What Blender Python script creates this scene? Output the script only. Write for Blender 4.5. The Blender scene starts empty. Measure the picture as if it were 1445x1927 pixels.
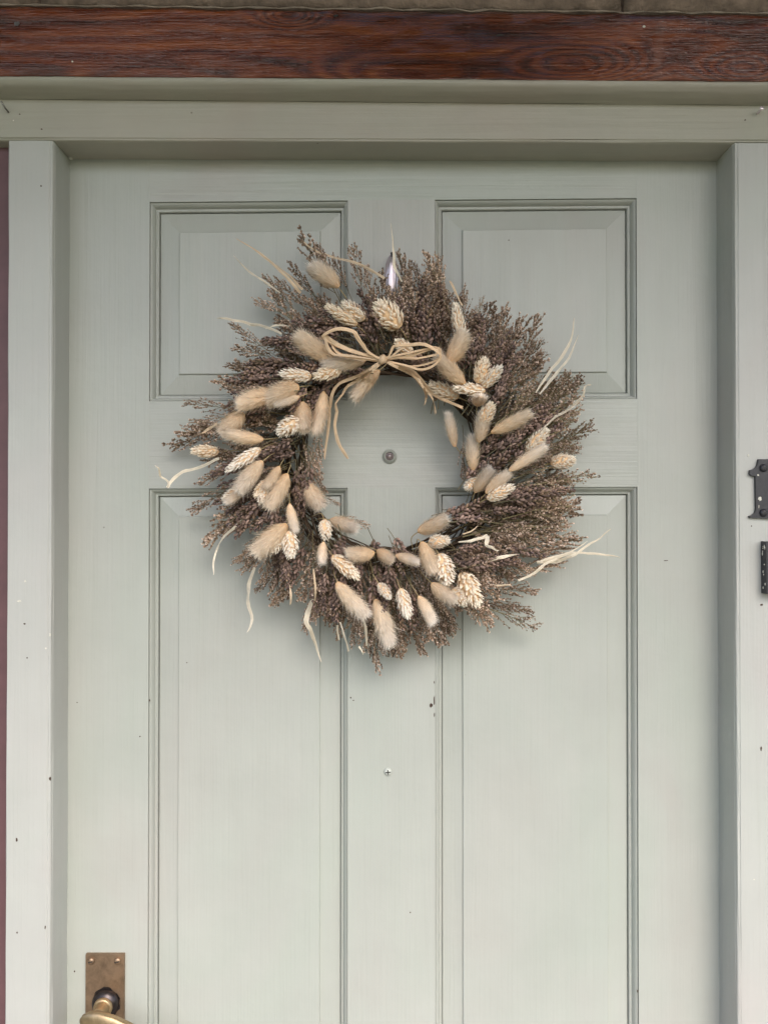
import bpy, bmesh, math, random
from mathutils import Vector, Matrix, noise
random.seed(7)
R = math.radians
SC = bpy.context.scene
COL = SC.collection

# ------------------------------------------------------------------ camera
F = 1447.0; W0, H0 = 1445.0, 1927.0
CAM = Vector((-0.0117, -0.94, 1.57)); TILT = R(0.50)
cd = bpy.data.cameras.new('camera'); cam = bpy.data.objects.new('camera', cd); COL.objects.link(cam)
cam.location = CAM; cam.rotation_euler = (R(90) + TILT, 0, 0)
cd.sensor_fit = 'VERTICAL'; cd.sensor_height = 36; cd.lens = 36 * F / H0
cd.clip_start = 0.02; cd.clip_end = 2000
SC.camera = cam

# ------------------------------------------------------------------ world, sun, exposure
wd = bpy.data.worlds.new('World'); SC.world = wd; wd.use_nodes = True
nt = wd.node_tree; bg = nt.nodes['Background']
sky = nt.nodes.new('ShaderNodeTexSky'); sky.sky_type = 'NISHITA'; sky.sun_disc = False
SUN_EL, SUN_AZ = R(45), R(18)      # the sun stands in front of the house, a little to the right
sky.sun_elevation = SUN_EL; sky.sun_rotation = math.pi - SUN_AZ
sky.air_density = 1.0; sky.dust_density = 3.2; sky.ozone_density = 1.2
nt.links.new(sky.outputs[0], bg.inputs[0]); bg.inputs[1].default_value = 0.15
sl = bpy.data.lights.new('sun', 'SUN'); so = bpy.data.objects.new('sun', sl); COL.objects.link(so)
sl.energy = 0.9; sl.angle = R(38); sl.color = (1, 0.995, 0.985)
dv = Vector((math.sin(SUN_AZ) * math.cos(SUN_EL), -math.cos(SUN_AZ) * math.cos(SUN_EL), math.sin(SUN_EL)))
so.rotation_euler = dv.to_track_quat('Z', 'Y').to_euler(); so.location = dv * 20
SC.view_settings.view_transform = 'Standard'; SC.view_settings.look = 'None'
SC.view_settings.gamma = 1; SC.view_settings.use_curve_mapping = False
SC.view_settings.exposure = 1.18
SC.render.engine = 'CYCLES'
SC.cycles.max_bounces = 8; SC.cycles.diffuse_bounces = 5

# ------------------------------------------------------------------ helpers
def P(px, py, y=0.0):
    """photo pixel -> the point of the real plane at depth y"""
    u = (px - W0 / 2) / F; v = (H0 / 2 - py) / F
    c, s = math.cos(TILT), math.sin(TILT)
    d = Vector((u, c - v * s, v * c + s))
    return CAM + d * ((y - CAM.y) / d.y)
def X(px, py, y=0.0): return P(px, py, y).x
def Z(px, py, y=0.0): return P(px, py, y).z

def empty(name, loc, label, cat, group=None):
    o = bpy.data.objects.new(name, None); COL.objects.link(o); o.location = loc
    o.empty_display_size = 0.05
    o['label'] = label; o['category'] = cat
    if group: o['group'] = group
    return o
def link(name, me, mat, parent=None, loc=None, wverts=True):
    o = bpy.data.objects.new(name, me); COL.objects.link(o)
    if mat and not me.materials:
        for m in (mat if isinstance(mat, (list, tuple)) else [mat]): me.materials.append(m)
    if parent:
        o.parent = parent
        if wverts:                       # vertices were given in world space
            w = Vector((0, 0, 0)); q = parent
            while q: w += q.location; q = q.parent
            o.location = -w
    if loc is not None: o.location = loc
    return o
def bm_obj(name, bm, mat, parent=None, smooth=False):
    bmesh.ops.recalc_face_normals(bm, faces=bm.faces)
    me = bpy.data.meshes.new(name); bm.to_mesh(me); bm.free()
    if smooth:
        me.polygons.foreach_set('use_smooth', [True] * len(me.polygons))
    return link(name, me, mat, parent)
def py_mesh(name, V, Fc, cols=None, smooth=True):
    me = bpy.data.meshes.new(name); me.from_pydata([tuple(v) for v in V], [], Fc); me.update()
    if cols:
        a = me.color_attributes.new('Col', 'FLOAT_COLOR', 'POINT')
        a.data.foreach_set('color', [c for k in cols for c in (k[0], k[1], k[2], 1.0)])
    if smooth: me.polygons.foreach_set('use_smooth', [True] * len(me.polygons))
    return me
def prism(bm, front, depth):
    """front: corner points (world); extruded back along +y"""
    a = [bm.verts.new(p) for p in front]; b = [bm.verts.new((p[0], p[1] + depth, p[2])) for p in front]
    n = len(a); bm.faces.new(a); bm.faces.new(b[::-1])
    for i in range(n): bm.faces.new((a[i], b[i], b[(i + 1) % n], a[(i + 1) % n]))
    return bm
def bevel(bm, off=0.001, seg=2, ang=0.5):
    es = [e for e in bm.edges if len(e.link_faces) == 2 and e.calc_face_angle(0) > ang]
    bmesh.ops.bevel(bm, geom=es, offset=off, segments=seg, profile=0.5, affect='EDGES', clamp_overlap=True)
def board(name, quad, y, thick, mat, parent, bev=0.0008, seg=2):
    bm = bmesh.new(); prism(bm, [Vector((x, y, z)) for x, z in quad], thick); bevel(bm, bev, seg)
    return bm_obj(name, bm, mat, parent)
def box(bm, x0, x1, y0, y1, z0, z1):
    prism(bm, [Vector((x0, y0, z0)), Vector((x1, y0, z0)), Vector((x1, y0, z1)), Vector((x0, y0, z1))], y1 - y0)
def lathe(bm, c, prof, n=32, axis='y', cap=True):
    """prof: (radius, y offset towards the viewer is negative)"""
    rings = []
    for r, d in prof:
        rings.append([bm.verts.new((c[0] + r * math.cos(2 * math.pi * i / n), c[1] + d, c[2] + r * math.sin(2 * math.pi * i / n))) for i in range(n)])
    for a, b in zip(rings, rings[1:]):
        for i in range(n): bm.faces.new((a[i], a[(i + 1) % n], b[(i + 1) % n], b[i]))
    if cap: bm.faces.new(rings[-1]); bm.faces.new(rings[0][::-1])
def tube(V, Fc, pts, rad, n=3, cols=None, col=None):
    """append a tube along pts (list of Vector) to V/Fc"""
    k0 = len(V); m = len(pts)
    for i, p in enumerate(pts):
        t = (pts[min(i + 1, m - 1)] - pts[max(i - 1, 0)]).normalized()
        a = t.cross(Vector((0.31, 0.93, 0.2))).normalized(); b = t.cross(a)
        r = rad[i] if isinstance(rad, (list, tuple)) else rad
        for j in range(n):
            w = 2 * math.pi * j / n; V.append(p + a * (r * math.cos(w)) + b * (r * math.sin(w)))
            if cols is not None: cols.append(col)
    for i in range(m - 1):
        for j in range(n):
            q = k0 + i * n; Fc.append((q + j, q + (j + 1) % n, q + n + (j + 1) % n, q + n + j))
def catmull(pts, sub=5, ten=1.0):
    out = []; n = len(pts)
    for i in range(n - 1):
        p0, p1, p2, p3 = pts[max(i - 1, 0)], pts[i], pts[i + 1], pts[min(i + 2, n - 1)]
        if ten < 1: p0 = p1.lerp(p0, ten) if i else p0; p3 = p2.lerp(p3, ten)
        for s in range(sub):
            t = s / sub
            out.append(0.5 * ((2 * p1) + (p2 - p0) * t + (2 * p0 - 5 * p1 + 4 * p2 - p3) * t * t + (3 * p1 - p0 - 3 * p2 + p3) * t ** 3))
    out.append(pts[-1].copy()); return out

# ------------------------------------------------------------------ materials
def mat_new(name):
    m = bpy.data.materials.new(name); m.use_nodes = True
    return m, m.node_tree, m.node_tree.nodes, m.node_tree.links, m.node_tree.nodes['Principled BSDF']
def node(ns, t, **kw):
    n = ns.new(t)
    for k, v in kw.items(): setattr(n, k, v)
    return n
def ramp(ns, stops):
    r = ns.new('ShaderNodeValToRGB'); e = r.color_ramp.elements
    while len(e) < len(stops): e.new(0.5)
    for k, (p, c) in zip(e, stops): k.position = p; k.color = (*c, 1) if len(c) == 3 else c
    return r
def noise_n(ns, ls, vec, scale, detail=4, rough=0.55, dist=0.0):
    n = ns.new('ShaderNodeTexNoise'); n.inputs['Scale'].default_value = scale; n.inputs['Detail'].default_value = detail
    n.inputs['Roughness'].default_value = rough; n.inputs['Distortion'].default_value = dist
    ls.new(vec, n.inputs['Vector']); return n
def mapping(ns, ls, src, scale, loc=(0, 0, 0)):
    m = ns.new('ShaderNodeMapping'); m.inputs['Scale'].default_value = scale; m.inputs['Location'].default_value = loc
    ls.new(src, m.inputs['Vector']); return m.outputs[0]
def mathn(ns, ls, op, a, b=None, clamp=False):
    n = ns.new('ShaderNodeMath'); n.operation = op; n.use_clamp = clamp
    for i, v in enumerate((a, b)):
        if v is None: continue
        if isinstance(v, (int, float)): n.inputs[i].default_value = v
        else: ls.new(v, n.inputs[i])
    return n.outputs[0]
def mixc(ns, ls, fac, a, b, blend='MIX'):
    n = ns.new('ShaderNodeMix'); n.data_type = 'RGBA'; n.blend_type = blend
    for i, v in ((0, fac), (6, a), (7, b)):
        if isinstance(v, (int, float)): n.inputs[i].default_value = v
        elif isinstance(v, tuple): n.inputs[i].default_value = (*v, 1)
        else: ls.new(v, n.inputs[i])
    return n.outputs[2]

PAINT = (0.398, 0.411, 0.376)
def paint(name, grain='z', rough=0.36, base=PAINT, loc=(0, 0, 0), wear=1.0):
    """old brushed sage gloss paint; grain = direction of the brush marks"""
    m, t, ns, ls, b = mat_new(name)
    pos = ns.new('ShaderNodeNewGeometry').outputs['Position']
    st = (260, 260, 6) if grain == 'z' else (6, 260, 260)
    st2 = (70, 70, 2.2) if grain == 'z' else (2.2, 70, 70)
    brush = noise_n(ns, ls, mapping(ns, ls, pos, st, loc), 1.0, 5, 0.6, 0.25)
    grainn = noise_n(ns, ls, mapping(ns, ls, pos, st2, loc), 1.0, 3, 0.5, 0.6)
    blot = noise_n(ns, ls, mapping(ns, ls, pos, (1, 1, 1), loc), 9, 4, 0.55)
    fine = noise_n(ns, ls, pos, 900, 2, 0.5)
    lump = noise_n(ns, ls, pos, 55, 3, 0.5)
    # colour: slight grime / brush density
    r1 = ramp(ns, [(0.3, tuple(c * 0.93 for c in base)), (0.7, tuple(min(1, c * 1.05) for c in base))]); ls.new(blot.outputs[0], r1.inputs[0])
    c = mixc(ns, ls, 0.35, r1.outputs[0], mixc(ns, ls, grainn.outputs[0], (base[0] * .96, base[1] * .96, base[2] * .95), (base[0] * 1.03, base[1] * 1.03, base[2] * 1.03)))
    # brush streaks, a little dirt in the valleys
    rb = ramp(ns, [(0.30, (0.93, 0.92, 0.90)), (0.50, (1, 1, 1))]); ls.new(brush.outputs[0], rb.inputs[0])
    c = mixc(ns, ls, 0.22, c, rb.outputs[0], 'MULTIPLY')
    hue = noise_n(ns, ls, mapping(ns, ls, pos, (4, 4, 2.6) if grain == 'z' else (2.6, 4, 4), (7, 3, 1)), 1.0, 3, 0.6, 0.8)
    rh = ramp(ns, [(0.35, (0.97, 1.0, 0.975)), (0.55, (1.0, 0.995, 0.99)), (0.70, (1.0, 0.955, 0.955))]); ls.new(hue.outputs[0], rh.inputs[0])
    c = mixc(ns, ls, 1.0, c, rh.outputs[0], 'MULTIPLY')
    # specks of dirt and pin holes
    vor = ns.new('ShaderNodeTexVoronoi'); vor.inputs['Scale'].default_value = 34; ls.new(pos, vor.inputs['Vector'])
    sepc = ns.new('ShaderNodeSeparateColor'); ls.new(vor.outputs['Color'], sepc.inputs[0])
    near = mathn(ns, ls, 'LESS_THAN', vor.outputs['Distance'], 0.042)
    rare = mathn(ns, ls, 'GREATER_THAN', sepc.outputs[0], 0.95)
    sp = mathn(ns, ls, 'MULTIPLY', near, rare); sp = mathn(ns, ls, 'MULTIPLY', sp, 0.4 * wear)
    c = mixc(ns, ls, sp, c, (0.06, 0.045, 0.035))
    ls.new(c, b.inputs['Base Color'])
    rr = node(ns, 'ShaderNodeMapRange'); ls.new(grainn.outputs[0], rr.inputs[0]); rr.inputs[3].default_value = rough - 0.1; rr.inputs[4].default_value = rough + 0.13
    ls.new(rr.outputs[0], b.inputs['Roughness'])
    h = mathn(ns, ls, 'MULTIPLY', brush.outputs[0], 0.50)
    h = mathn(ns, ls, 'ADD', h, mathn(ns, ls, 'MULTIPLY', grainn.outputs[0], 0.55))
    h = mathn(ns, ls, 'ADD', h, mathn(ns, ls, 'MULTIPLY', lump.outputs[0], 0.55))
    h = mathn(ns, ls, 'ADD', h, mathn(ns, ls, 'MULTIPLY', fine.outputs[0], 0.04))
    bp = ns.new('ShaderNodeBump'); bp.inputs['Strength'].default_value = 0.7; bp.inputs['Distance'].default_value = 0.0013
    ls.new(h, bp.inputs['Height']); ls.new(bp.outputs[0], b.inputs['Normal'])
    b.inputs['Specular IOR Level'].default_value = 0.5
    return m
M_PV = paint('sage_paint_vertical_brush', 'z')
M_PH = paint('sage_paint_horizontal_brush', 'x')
M_FV = paint('frame_paint_vertical_brush', 'z', 0.46, (0.434, 0.437, 0.412), (3, 1, 2), 1.3)
M_FH = paint('frame_paint_horizontal_brush_shaded', 'x', 0.46, (0.37, 0.352, 0.295), (3, 1, 2), 1.3)  # head and ovolo: top shade and warm bounce put into a darker frame colour

def simple(name, col, rough=0.5, metal=0.0, var=0.1, nscale=60, bump=0.0, bdist=0.001, spec=0.5):
    m, t, ns, ls, b = mat_new(name)
    pos = ns.new('ShaderNodeNewGeometry').outputs['Position']
    n = noise_n(ns, ls, pos, nscale, 5, 0.6)
    r = ramp(ns, [(0.3, tuple(c * (1 - var) for c in col)), (0.7, tuple(min(1, c * (1 + var)) for c in col))]); ls.new(n.outputs[0], r.inputs[0])
    ls.new(r.outputs[0], b.inputs['Base Color']); b.inputs['Roughness'].default_value = rough; b.inputs['Metallic'].default_value = metal
    b.inputs['Specular IOR Level'].default_value = spec
    if bump:
        bp = ns.new('ShaderNodeBump'); bp.inputs['Strength'].default_value = bump; bp.inputs['Distance'].default_value = bdist
        ls.new(n.outputs[0], bp.inputs['Height']); ls.new(bp.outputs[0], b.inputs['Normal'])
    return m
M_MAROON = simple('maroon_paint', (0.115, 0.056, 0.06), 0.55, 0, 0.12, 40, 0.3)
M_CHIP = simple('bare_chip', (0.06, 0.035, 0.025), 0.8, 0, 0.3, 500)
M_PALECHIP = simple('filler_chip', (0.62, 0.60, 0.52), 0.7, 0, 0.1, 500)
M_STONE = simple('rough_stone', (0.23, 0.172, 0.135), 0.9, 0, 0.4, 45, 0.9, 0.006)
M_MORTAR = simple('lime_mortar', (0.30, 0.245, 0.20), 0.95, 0, 0.3, 90, 1.0, 0.004)
M_IRON = simple('black_painted_iron', (0.022, 0.022, 0.028), 0.42, 0.0, 0.25, 300, 0.35, 0.0006)
M_STEEL = simple('polished_steel', (0.80, 0.70, 0.74), 0.25, 0.55, 0.05, 20)
M_NAIL = simple('dull_steel', (0.25, 0.24, 0.23), 0.35, 1.0, 0.2, 300)
M_CONC = simple('pale_concrete', (0.20, 0.18, 0.14), 0.85, 0, 0.1, 12, 0.4)
M_CEIL = simple('porch_ceiling_boards', (0.22, 0.165, 0.11), 0.7, 0, 0.15, 10)
M_DARK = simple('dark_recess', (0.02, 0.018, 0.016), 0.6, 0, 0.2, 100)
M_GRASS = simple('lawn_grass', (0.07, 0.10, 0.04), 0.9, 0, 0.3, 8, 0.6)

def beam_mat():
    m, t, ns, ls, b = mat_new('varnished_timber')
    pos = ns.new('ShaderNodeNewGeometry').outputs['Position']
    sep = ns.new('ShaderNodeSeparateXYZ')
    warp = noise_n(ns, ls, mapping(ns, ls, pos, (2.2, 1, 7)), 1.0, 3, 0.55)
    ls.new(pos, sep.inputs[0])
    g = mathn(ns, ls, 'MULTIPLY', sep.outputs[2], 52.0)
    g = mathn(ns, ls, 'ADD', g, mathn(ns, ls, 'MULTIPLY', warp.outputs[0], 8.0))
    knots = [(1090, 122, 0.085, 0.026, 6.5), (1395, 128, 0.05, 0.02, 5.0), (545, 30, 0.03, 0.012, 4.0), (760, 150, 0.12, 0.03, 5.0), (300, 160, 0.10, 0.02, 3.0)]
    for kx, ky, a, c, A in knots:
        p = P(kx, ky, BEAM_Y)
        dx = mathn(ns, ls, 'DIVIDE', mathn(ns, ls, 'SUBTRACT', sep.outputs[0], p.x), a)
        dz = mathn(ns, ls, 'DIVIDE', mathn(ns, ls, 'SUBTRACT', sep.outputs[2], p.z), c)
        q = mathn(ns, ls, 'ADD', mathn(ns, ls, 'MULTIPLY', dx, dx), mathn(ns, ls, 'MULTIPLY', dz, dz))
        e = mathn(ns, ls, 'POWER', 2.718, mathn(ns, ls, 'MULTIPLY', q, -1.0))
        g = mathn(ns, ls, 'ADD', g, mathn(ns, ls, 'MULTIPLY', e, A))
    fine = noise_n(ns, ls, mapping(ns, ls, pos, (5, 40, 240)), 1.0, 5, 0.62, 0.6)
    g2 = mathn(ns, ls, 'ADD', g, mathn(ns, ls, 'MULTIPLY', fine.outputs[0], 0.5))
    s = mathn(ns, ls, 'SINE', mathn(ns, ls, 'MULTIPLY', g2, 6.283))
    s = mathn(ns, ls, 'ADD', mathn(ns, ls, 'MULTIPLY', s, 0.5), 0.5)
    blot = noise_n(ns, ls, mapping(ns, ls, pos, (3.5, 5, 22), (1, 0, 3)), 1.0, 4, 0.6, 0.8)
    f = mathn(ns, ls, 'ADD', mathn(ns, ls, 'MULTIPLY', s, 0.21), mathn(ns, ls, 'MULTIPLY', blot.outputs[0], 0.76))
    f = mathn(ns, ls, 'ADD', f, mathn(ns, ls, 'MULTIPLY', mathn(ns, ls, 'SUBTRACT', fine.outputs[0], 0.5), 0.32))
    r = ramp(ns, [(0.24, (0.030, 0.006, 0.005)), (0.42, (0.105, 0.020, 0.008)), (0.60, (0.185, 0.040, 0.010)), (0.82, (0.34, 0.095, 0.020))]); ls.new(f, r.inputs[0])
    # thin vertical run marks and dusty smears
    smear = noise_n(ns, ls, mapping(ns, ls, pos, (45, 10, 1.5)), 1.0, 2, 0.4)
    rs = ramp(ns, [(0.66, (0, 0, 0)), (0.80, (0.22, 0.22, 0.22))]); ls.new(smear.outputs[0], rs.inputs[0])
    c = mixc(ns, ls, rs.outputs[0], r.outputs[0], (0.16, 0.11, 0.10))
    ls.new(c, b.inputs['Base Color'])
    rr = node(ns, 'ShaderNodeMapRange'); ls.new(blot.outputs[0], rr.inputs[0]); rr.inputs[3].default_value = 0.14; rr.inputs[4].default_value = 0.34
    ls.new(rr.outputs[0], b.inputs['Roughness'])
    crack = noise_n(ns, ls, mapping(ns, ls, pos, (16, 60, 420), (4, 0, 2)), 1.0, 4, 0.6, 0.5)
    lump = noise_n(ns, ls, mapping(ns, ls, pos, (18, 18, 60)), 1.0, 3, 0.5)
    h = mathn(ns, ls, 'ADD', mathn(ns, ls, 'MULTIPLY', crack.outputs[0], 0.9), mathn(ns, ls, 'MULTIPLY', lump.outputs[0], 1.6))
    h = mathn(ns, ls, 'ADD', h, mathn(ns, ls, 'MULTIPLY', s, 0.12))
    pc = P(850, 112, BEAM_Y); dx = mathn(ns, ls, 'DIVIDE', mathn(ns, ls, 'SUBTRACT', sep.outputs[0], pc.x), 0.13)
    e = mathn(ns, ls, 'POWER', 2.718, mathn(ns, ls, 'MULTIPLY', mathn(ns, ls, 'MULTIPLY', dx, dx), -1.0))
    h = mathn(ns, ls, 'MULTIPLY', h, mathn(ns, ls, 'ADD', mathn(ns, ls, 'MULTIPLY', e, 4.5), 0.8))     # rough, checked stretch of the timber
    bp = ns.new('ShaderNodeBump'); bp.inputs['Strength'].default_value = 0.9; bp.inputs['Distance'].default_value = 0.0028
    ls.new(h, bp.inputs['Height']); ls.new(bp.outputs[0], b.inputs['Normal'])
    b.inputs['Coat Weight'].default_value = 0.65; b.inputs['Coat Roughness'].default_value = 0.12; ls.new(bp.outputs[0], b.inputs['Coat Normal'])
    return m

def brass_mat(name, col, rough, stain):
    m, t, ns, ls, b = mat_new(name)
    pos = ns.new('ShaderNodeNewGeometry').outputs['Position']
    n = noise_n(ns, ls, pos, 70, 5, 0.65, 0.4); n2 = noise_n(ns, ls, pos, 320, 3, 0.6)
    r = ramp(ns, [(0.3, tuple(c * stain for c in col)), (0.62, col)]); ls.new(n.outputs[0], r.inputs[0])
    ls.new(r.outputs[0], b.inputs['Base Color']); b.inputs['Metallic'].default_value = 0.85
    rr = node(ns, 'ShaderNodeMapRange'); ls.new(n2.outputs[0], rr.inputs[0]); rr.inputs[3].default_value = rough - .08; rr.inputs[4].default_value = rough + .15
    ls.new(rr.outputs[0], b.inputs['Roughness'])
    bp = ns.new('ShaderNodeBump'); bp.inputs['Strength'].default_value = 0.2; bp.inputs['Distance'].default_value = 0.0005
    ls.new(n2.outputs[0], bp.inputs['Height']); ls.new(bp.outputs[0], b.inputs['Normal'])
    return m
M_BRASS = brass_mat('tarnished_brass', (0.34, 0.235, 0.155), 0.45, 0.6)
M_BRASS2 = brass_mat('worn_bright_brass', (0.46, 0.34, 0.20), 0.40, 0.65)
M_TARN = brass_mat('blackened_brass', (0.07, 0.058, 0.058), 0.3, 0.5)

def plant(name, tint=(1, 1, 1), rough=0.75, trans=0.3, rnd=0.25, sheen=0.0, spec=0.25):
    m, t, ns, ls, b = mat_new(name)
    at = ns.new('ShaderNodeAttribute'); at.attribute_name = 'Col'
    oi = ns.new('ShaderNodeObjectInfo')
    mr = node(ns, 'ShaderNodeMapRange'); ls.new(oi.outputs['Random'], mr.inputs[0]); mr.inputs[3].default_value = 1 - rnd; mr.inputs[4].default_value = 1 + rnd
    pos = ns.new('ShaderNodeNewGeometry').outputs['Position']
    n = noise_n(ns, ls, pos, 140, 3, 0.6)
    nr = node(ns, 'ShaderNodeMapRange'); ls.new(n.outputs[0], nr.inputs[0]); nr.inputs[3].default_value = 0.8; nr.inputs[4].default_value = 1.2
    vm = ns.new('ShaderNodeVectorMath'); vm.operation = 'SCALE'; ls.new(at.outputs['Color'], vm.inputs[0])
    ls.new(mathn(ns, ls, 'MULTIPLY', mr.outputs[0], nr.outputs[0]), vm.inputs['Scale'])
    c = mixc(ns, ls, 1.0, vm.outputs[0], tint, 'MULTIPLY')
    sq = mathn(ns, ls, 'FRACT', mathn(ns, ls, 'MULTIPLY', oi.outputs['Random'], 7.31))
    c = mixc(ns, ls, 1.0, c, mixc(ns, ls, sq, (1.0, 0.93, 0.83) if sheen else (1, .97, .93), (1.0, 0.99, 0.99)), 'MULTIPLY')
    ls.new(c, b.inputs['Base Color']); b.inputs['Roughness'].default_value = rough
    b.inputs['Specular IOR Level'].default_value = spec
    tr = ns.new('ShaderNodeBsdfTranslucent'); ls.new(c, tr.inputs[0])
    mx = ns.new('ShaderNodeMixShader'); mx.inputs[0].default_value = trans
    ls.new(b.outputs[0], mx.inputs[1]); ls.new(tr.outputs[0], mx.inputs[2]); ls.new(mx.outputs[0], ns['Material Output'].inputs[0])
    return m
M_FUR = plant('bunny_tail_down', rough=0.85, trans=0.15, rnd=0.07, sheen=1)
M_HUSK = plant('canary_grass_husk', rough=0.7, trans=0.15, rnd=0.06, sheen=1)
M_LAV = plant('dried_lavender', rough=0.8, trans=0.08, rnd=0.30)
M_SEA = plant('dried_sea_lavender', rough=0.8, trans=0.15, rnd=0.30)
M_STRAW = plant('straw_blade', rough=0.55, trans=0.3, rnd=0.12, spec=0.4)
M_TWIG = plant('dark_twig', rough=0.85, trans=0.0, rnd=0.0)

# ------------------------------------------------------------------ ground, porch
def sheet(name, x0, x1, y0, y1, z, m, kind='structure'):
    me = py_mesh(name, [(x0, y0, z), (x1, y0, z), (x1, y1, z), (x0, y1, z)], [(0, 1, 2, 3)], smooth=False)
    o = link(name, me, m); o['kind'] = kind; return o
sheet('ground', -150, 150, -300, 60, -0.15, M_GRASS)
bm = bmesh.new(); box(bm, -2.2, 2.2, -3.2, 0.0, -0.15, -0.02); bevel(bm, 0.01)
o = bm_obj('porch_floor', bm, M_CONC); o['kind'] = 'structure'
sheet('garden_path', -1.4, 1.4, -14, -3.2, -0.146, M_CONC)

# ------------------------------------------------------------------ depths of the wall layers
CASE_Y = -0.047; BEAM_Y = -0.076; STONE_Y = -0.070; WALL_Y = -0.030
M_BEAM = beam_mat()

# porch roof (above the frame of the photograph; keeps the top of the door in shade)
pr = empty('porch_roof', (0, -0.8, 2.42), 'flat boarded porch roof over the doorway, above the stone wall', 'porch roof')
bm = bmesh.new(); box(bm, -1.9, 1.9, -1.05, STONE_Y - 0.02, 2.44, 2.56); bevel(bm, 0.005)
bm_obj('roof_deck', bm, M_CEIL, pr)
for i in range(11):
    bm = bmesh.new(); x = -1.85 + i * 0.37 - 0.02
    box(bm, x, x + 0.05, -1.03, STONE_Y - 0.03, 2.37, 2.438); bevel(bm, 0.003)
    bm_obj('rafter', bm, M_CEIL, pr)

# ------------------------------------------------------------------ door
DX0, DX1 = X(125, 963), X(1356, 963)
x1, x2, x3, x4 = X(281.5, 650), X(654.5, 650), X(818.5, 650), X(1198, 650)
def lerp(a, b, t): return a + (b - a) * t
def slope(pxa, pya, pxb, pyb, y=0.0):
    a, b = P(pxa, pya, y), P(pxb, pyb, y)
    return lambda x: lerp(a.z, b.z, (x - a.x) / (b.x - a.x))
zT = slope(281, 380, 1198, 372.5); zLt = slope(281, 755, 1198, 750.5); zLb = slope(281, 919.5, 1198, 916)
zTop = Z(740, 280, 0); ZB = 0.012; zPB = lambda x: 0.235
TH = 0.044
door = empty('panel_door', (0, 0, ZB), 'closed sage green four-panel wooden front door carrying the wreath', 'door')
board('stile', [(DX0 - .004, ZB), (x1, ZB), (x1, zTop), (DX0 - .004, zTop)], 0, TH, M_PV, door)
board('stile', [(x4, ZB), (DX1 + .004, ZB), (DX1 + .004, zTop), (x4, zTop)], 0.0001, TH, M_PV, door)
board('rail', [(x1, zT(x1)), (x4, zT(x4)), (x4, zTop), (x1, zTop)], 0.0003, TH, M_PH, door)
board('rail', [(x1, zLb(x1)), (x4, zLb(x4)), (x4, zLt(x4)), (x1, zLt(x1))], 0.0003, TH, M_PH, door)
board('rail', [(x1, ZB), (x4, ZB), (x4, zPB(0)), (x1, zPB(0))], 0.0003, TH, M_PH, door)
board('mullion', [(x2, zLt(x2)), (x3, zLt(x3)), (x3, zT(x3)), (x2, zT(x2))], 0.0, TH, M_PV, door)
board('mullion', [(x2, zPB(0)), (x3, zPB(0)), (x3, zLb(x3)), (x2, zLb(x2))], 0.0002, TH, M_PV, door)

def ringquad(q, inset):
    (ax, az), (bx, bz), (cx_, cz), (dx_, dz) = q   # bl br tr tl
    i = inset
    return [(ax + i, az + i), (bx - i, bz + i), (cx_ - i, cz - i), (dx_ + i, dz - i)]
def loft(bm, q, prof, nseg=14, wob=0.00025, close=True):
    """prof: list of (inset, depth). Sides are subdivided and made very slightly uneven."""
    rings = []
    for ins, dep in prof:
        c = ringquad(q, ins); ring = []
        for s in range(4):
            a, b = c[s], c[(s + 1) % 4]
            for k in range(nseg):
                t = k / nseg; x, z = lerp(a[0], b[0], t), lerp(a[1], b[1], t)
                j = 0 if k == 0 else 1
                w = wob * j * noise.noise(Vector((x * 23, z * 23, ins * 300)))
                ring.append(bm.verts.new((x + w, dep + w * 0.7, z + w)))
        rings.append(ring)
    n = len(rings[0])
    for a, b in zip(rings, rings[1:]):
        for i in range(n): bm.faces.new((a[i], a[(i + 1) % n], b[(i + 1) % n], b[i]))
    if close: bm.faces.new(rings[-1])
mm = 0.001
def panel(q):
    # sunk moulding stuck round the opening
    bm = bmesh.new()
    prof = [(0.0, 0.6 * mm), (0.1 * mm, 3.6 * mm), (0.7 * mm, 3.7 * mm), (0.85 * mm, 2.4 * mm), (1.9 * mm, 2.9 * mm), (3.2 * mm, 4.3 * mm), (4.3 * mm, 6.3 * mm), (5.0 * mm, 8.6 * mm), (5.3 * mm, 10.2 * mm),
            (5.5 * mm, 10.4 * mm), (6.6 * mm, 10.5 * mm), (7.2 * mm, 10.0 * mm), (7.9 * mm, 10.1 * mm), (8.6 * mm, 10.8 * mm), (8.8 * mm, 14.5 * mm), (8.9 * mm, 18 * mm), (9.6 * mm, 18 * mm)]
    loft(bm, q, prof, close=False)
    bm_obj('moulding', bm, M_PV, door)
    bm = bmesh.new()
    prof = [(9.5 * mm, 17 * mm), (9.7 * mm, 14.1 * mm), (10.2 * mm, 13.8 * mm), (20 * mm, 12.3 * mm), (33.8 * mm, 10.3 * mm), (34.3 * mm, 9.9 * mm), (34.6 * mm, 8.0 * mm), (35.3 * mm, 7.6 * mm)]
    loft(bm, q, prof)
    bm_obj('panel', bm, M_PV, door)
for xa, xb in ((x1, x2), (x3, x4)):
    panel([(xa, zLt(xa)), (xb, zLt(xb)), (xb, zT(xb)), (xa, zT(xa))])
    panel([(xa, zPB(xa)), (xb, zPB(xb)), (xb, zLb(xb)), (xa, zLb(xa))])

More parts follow.
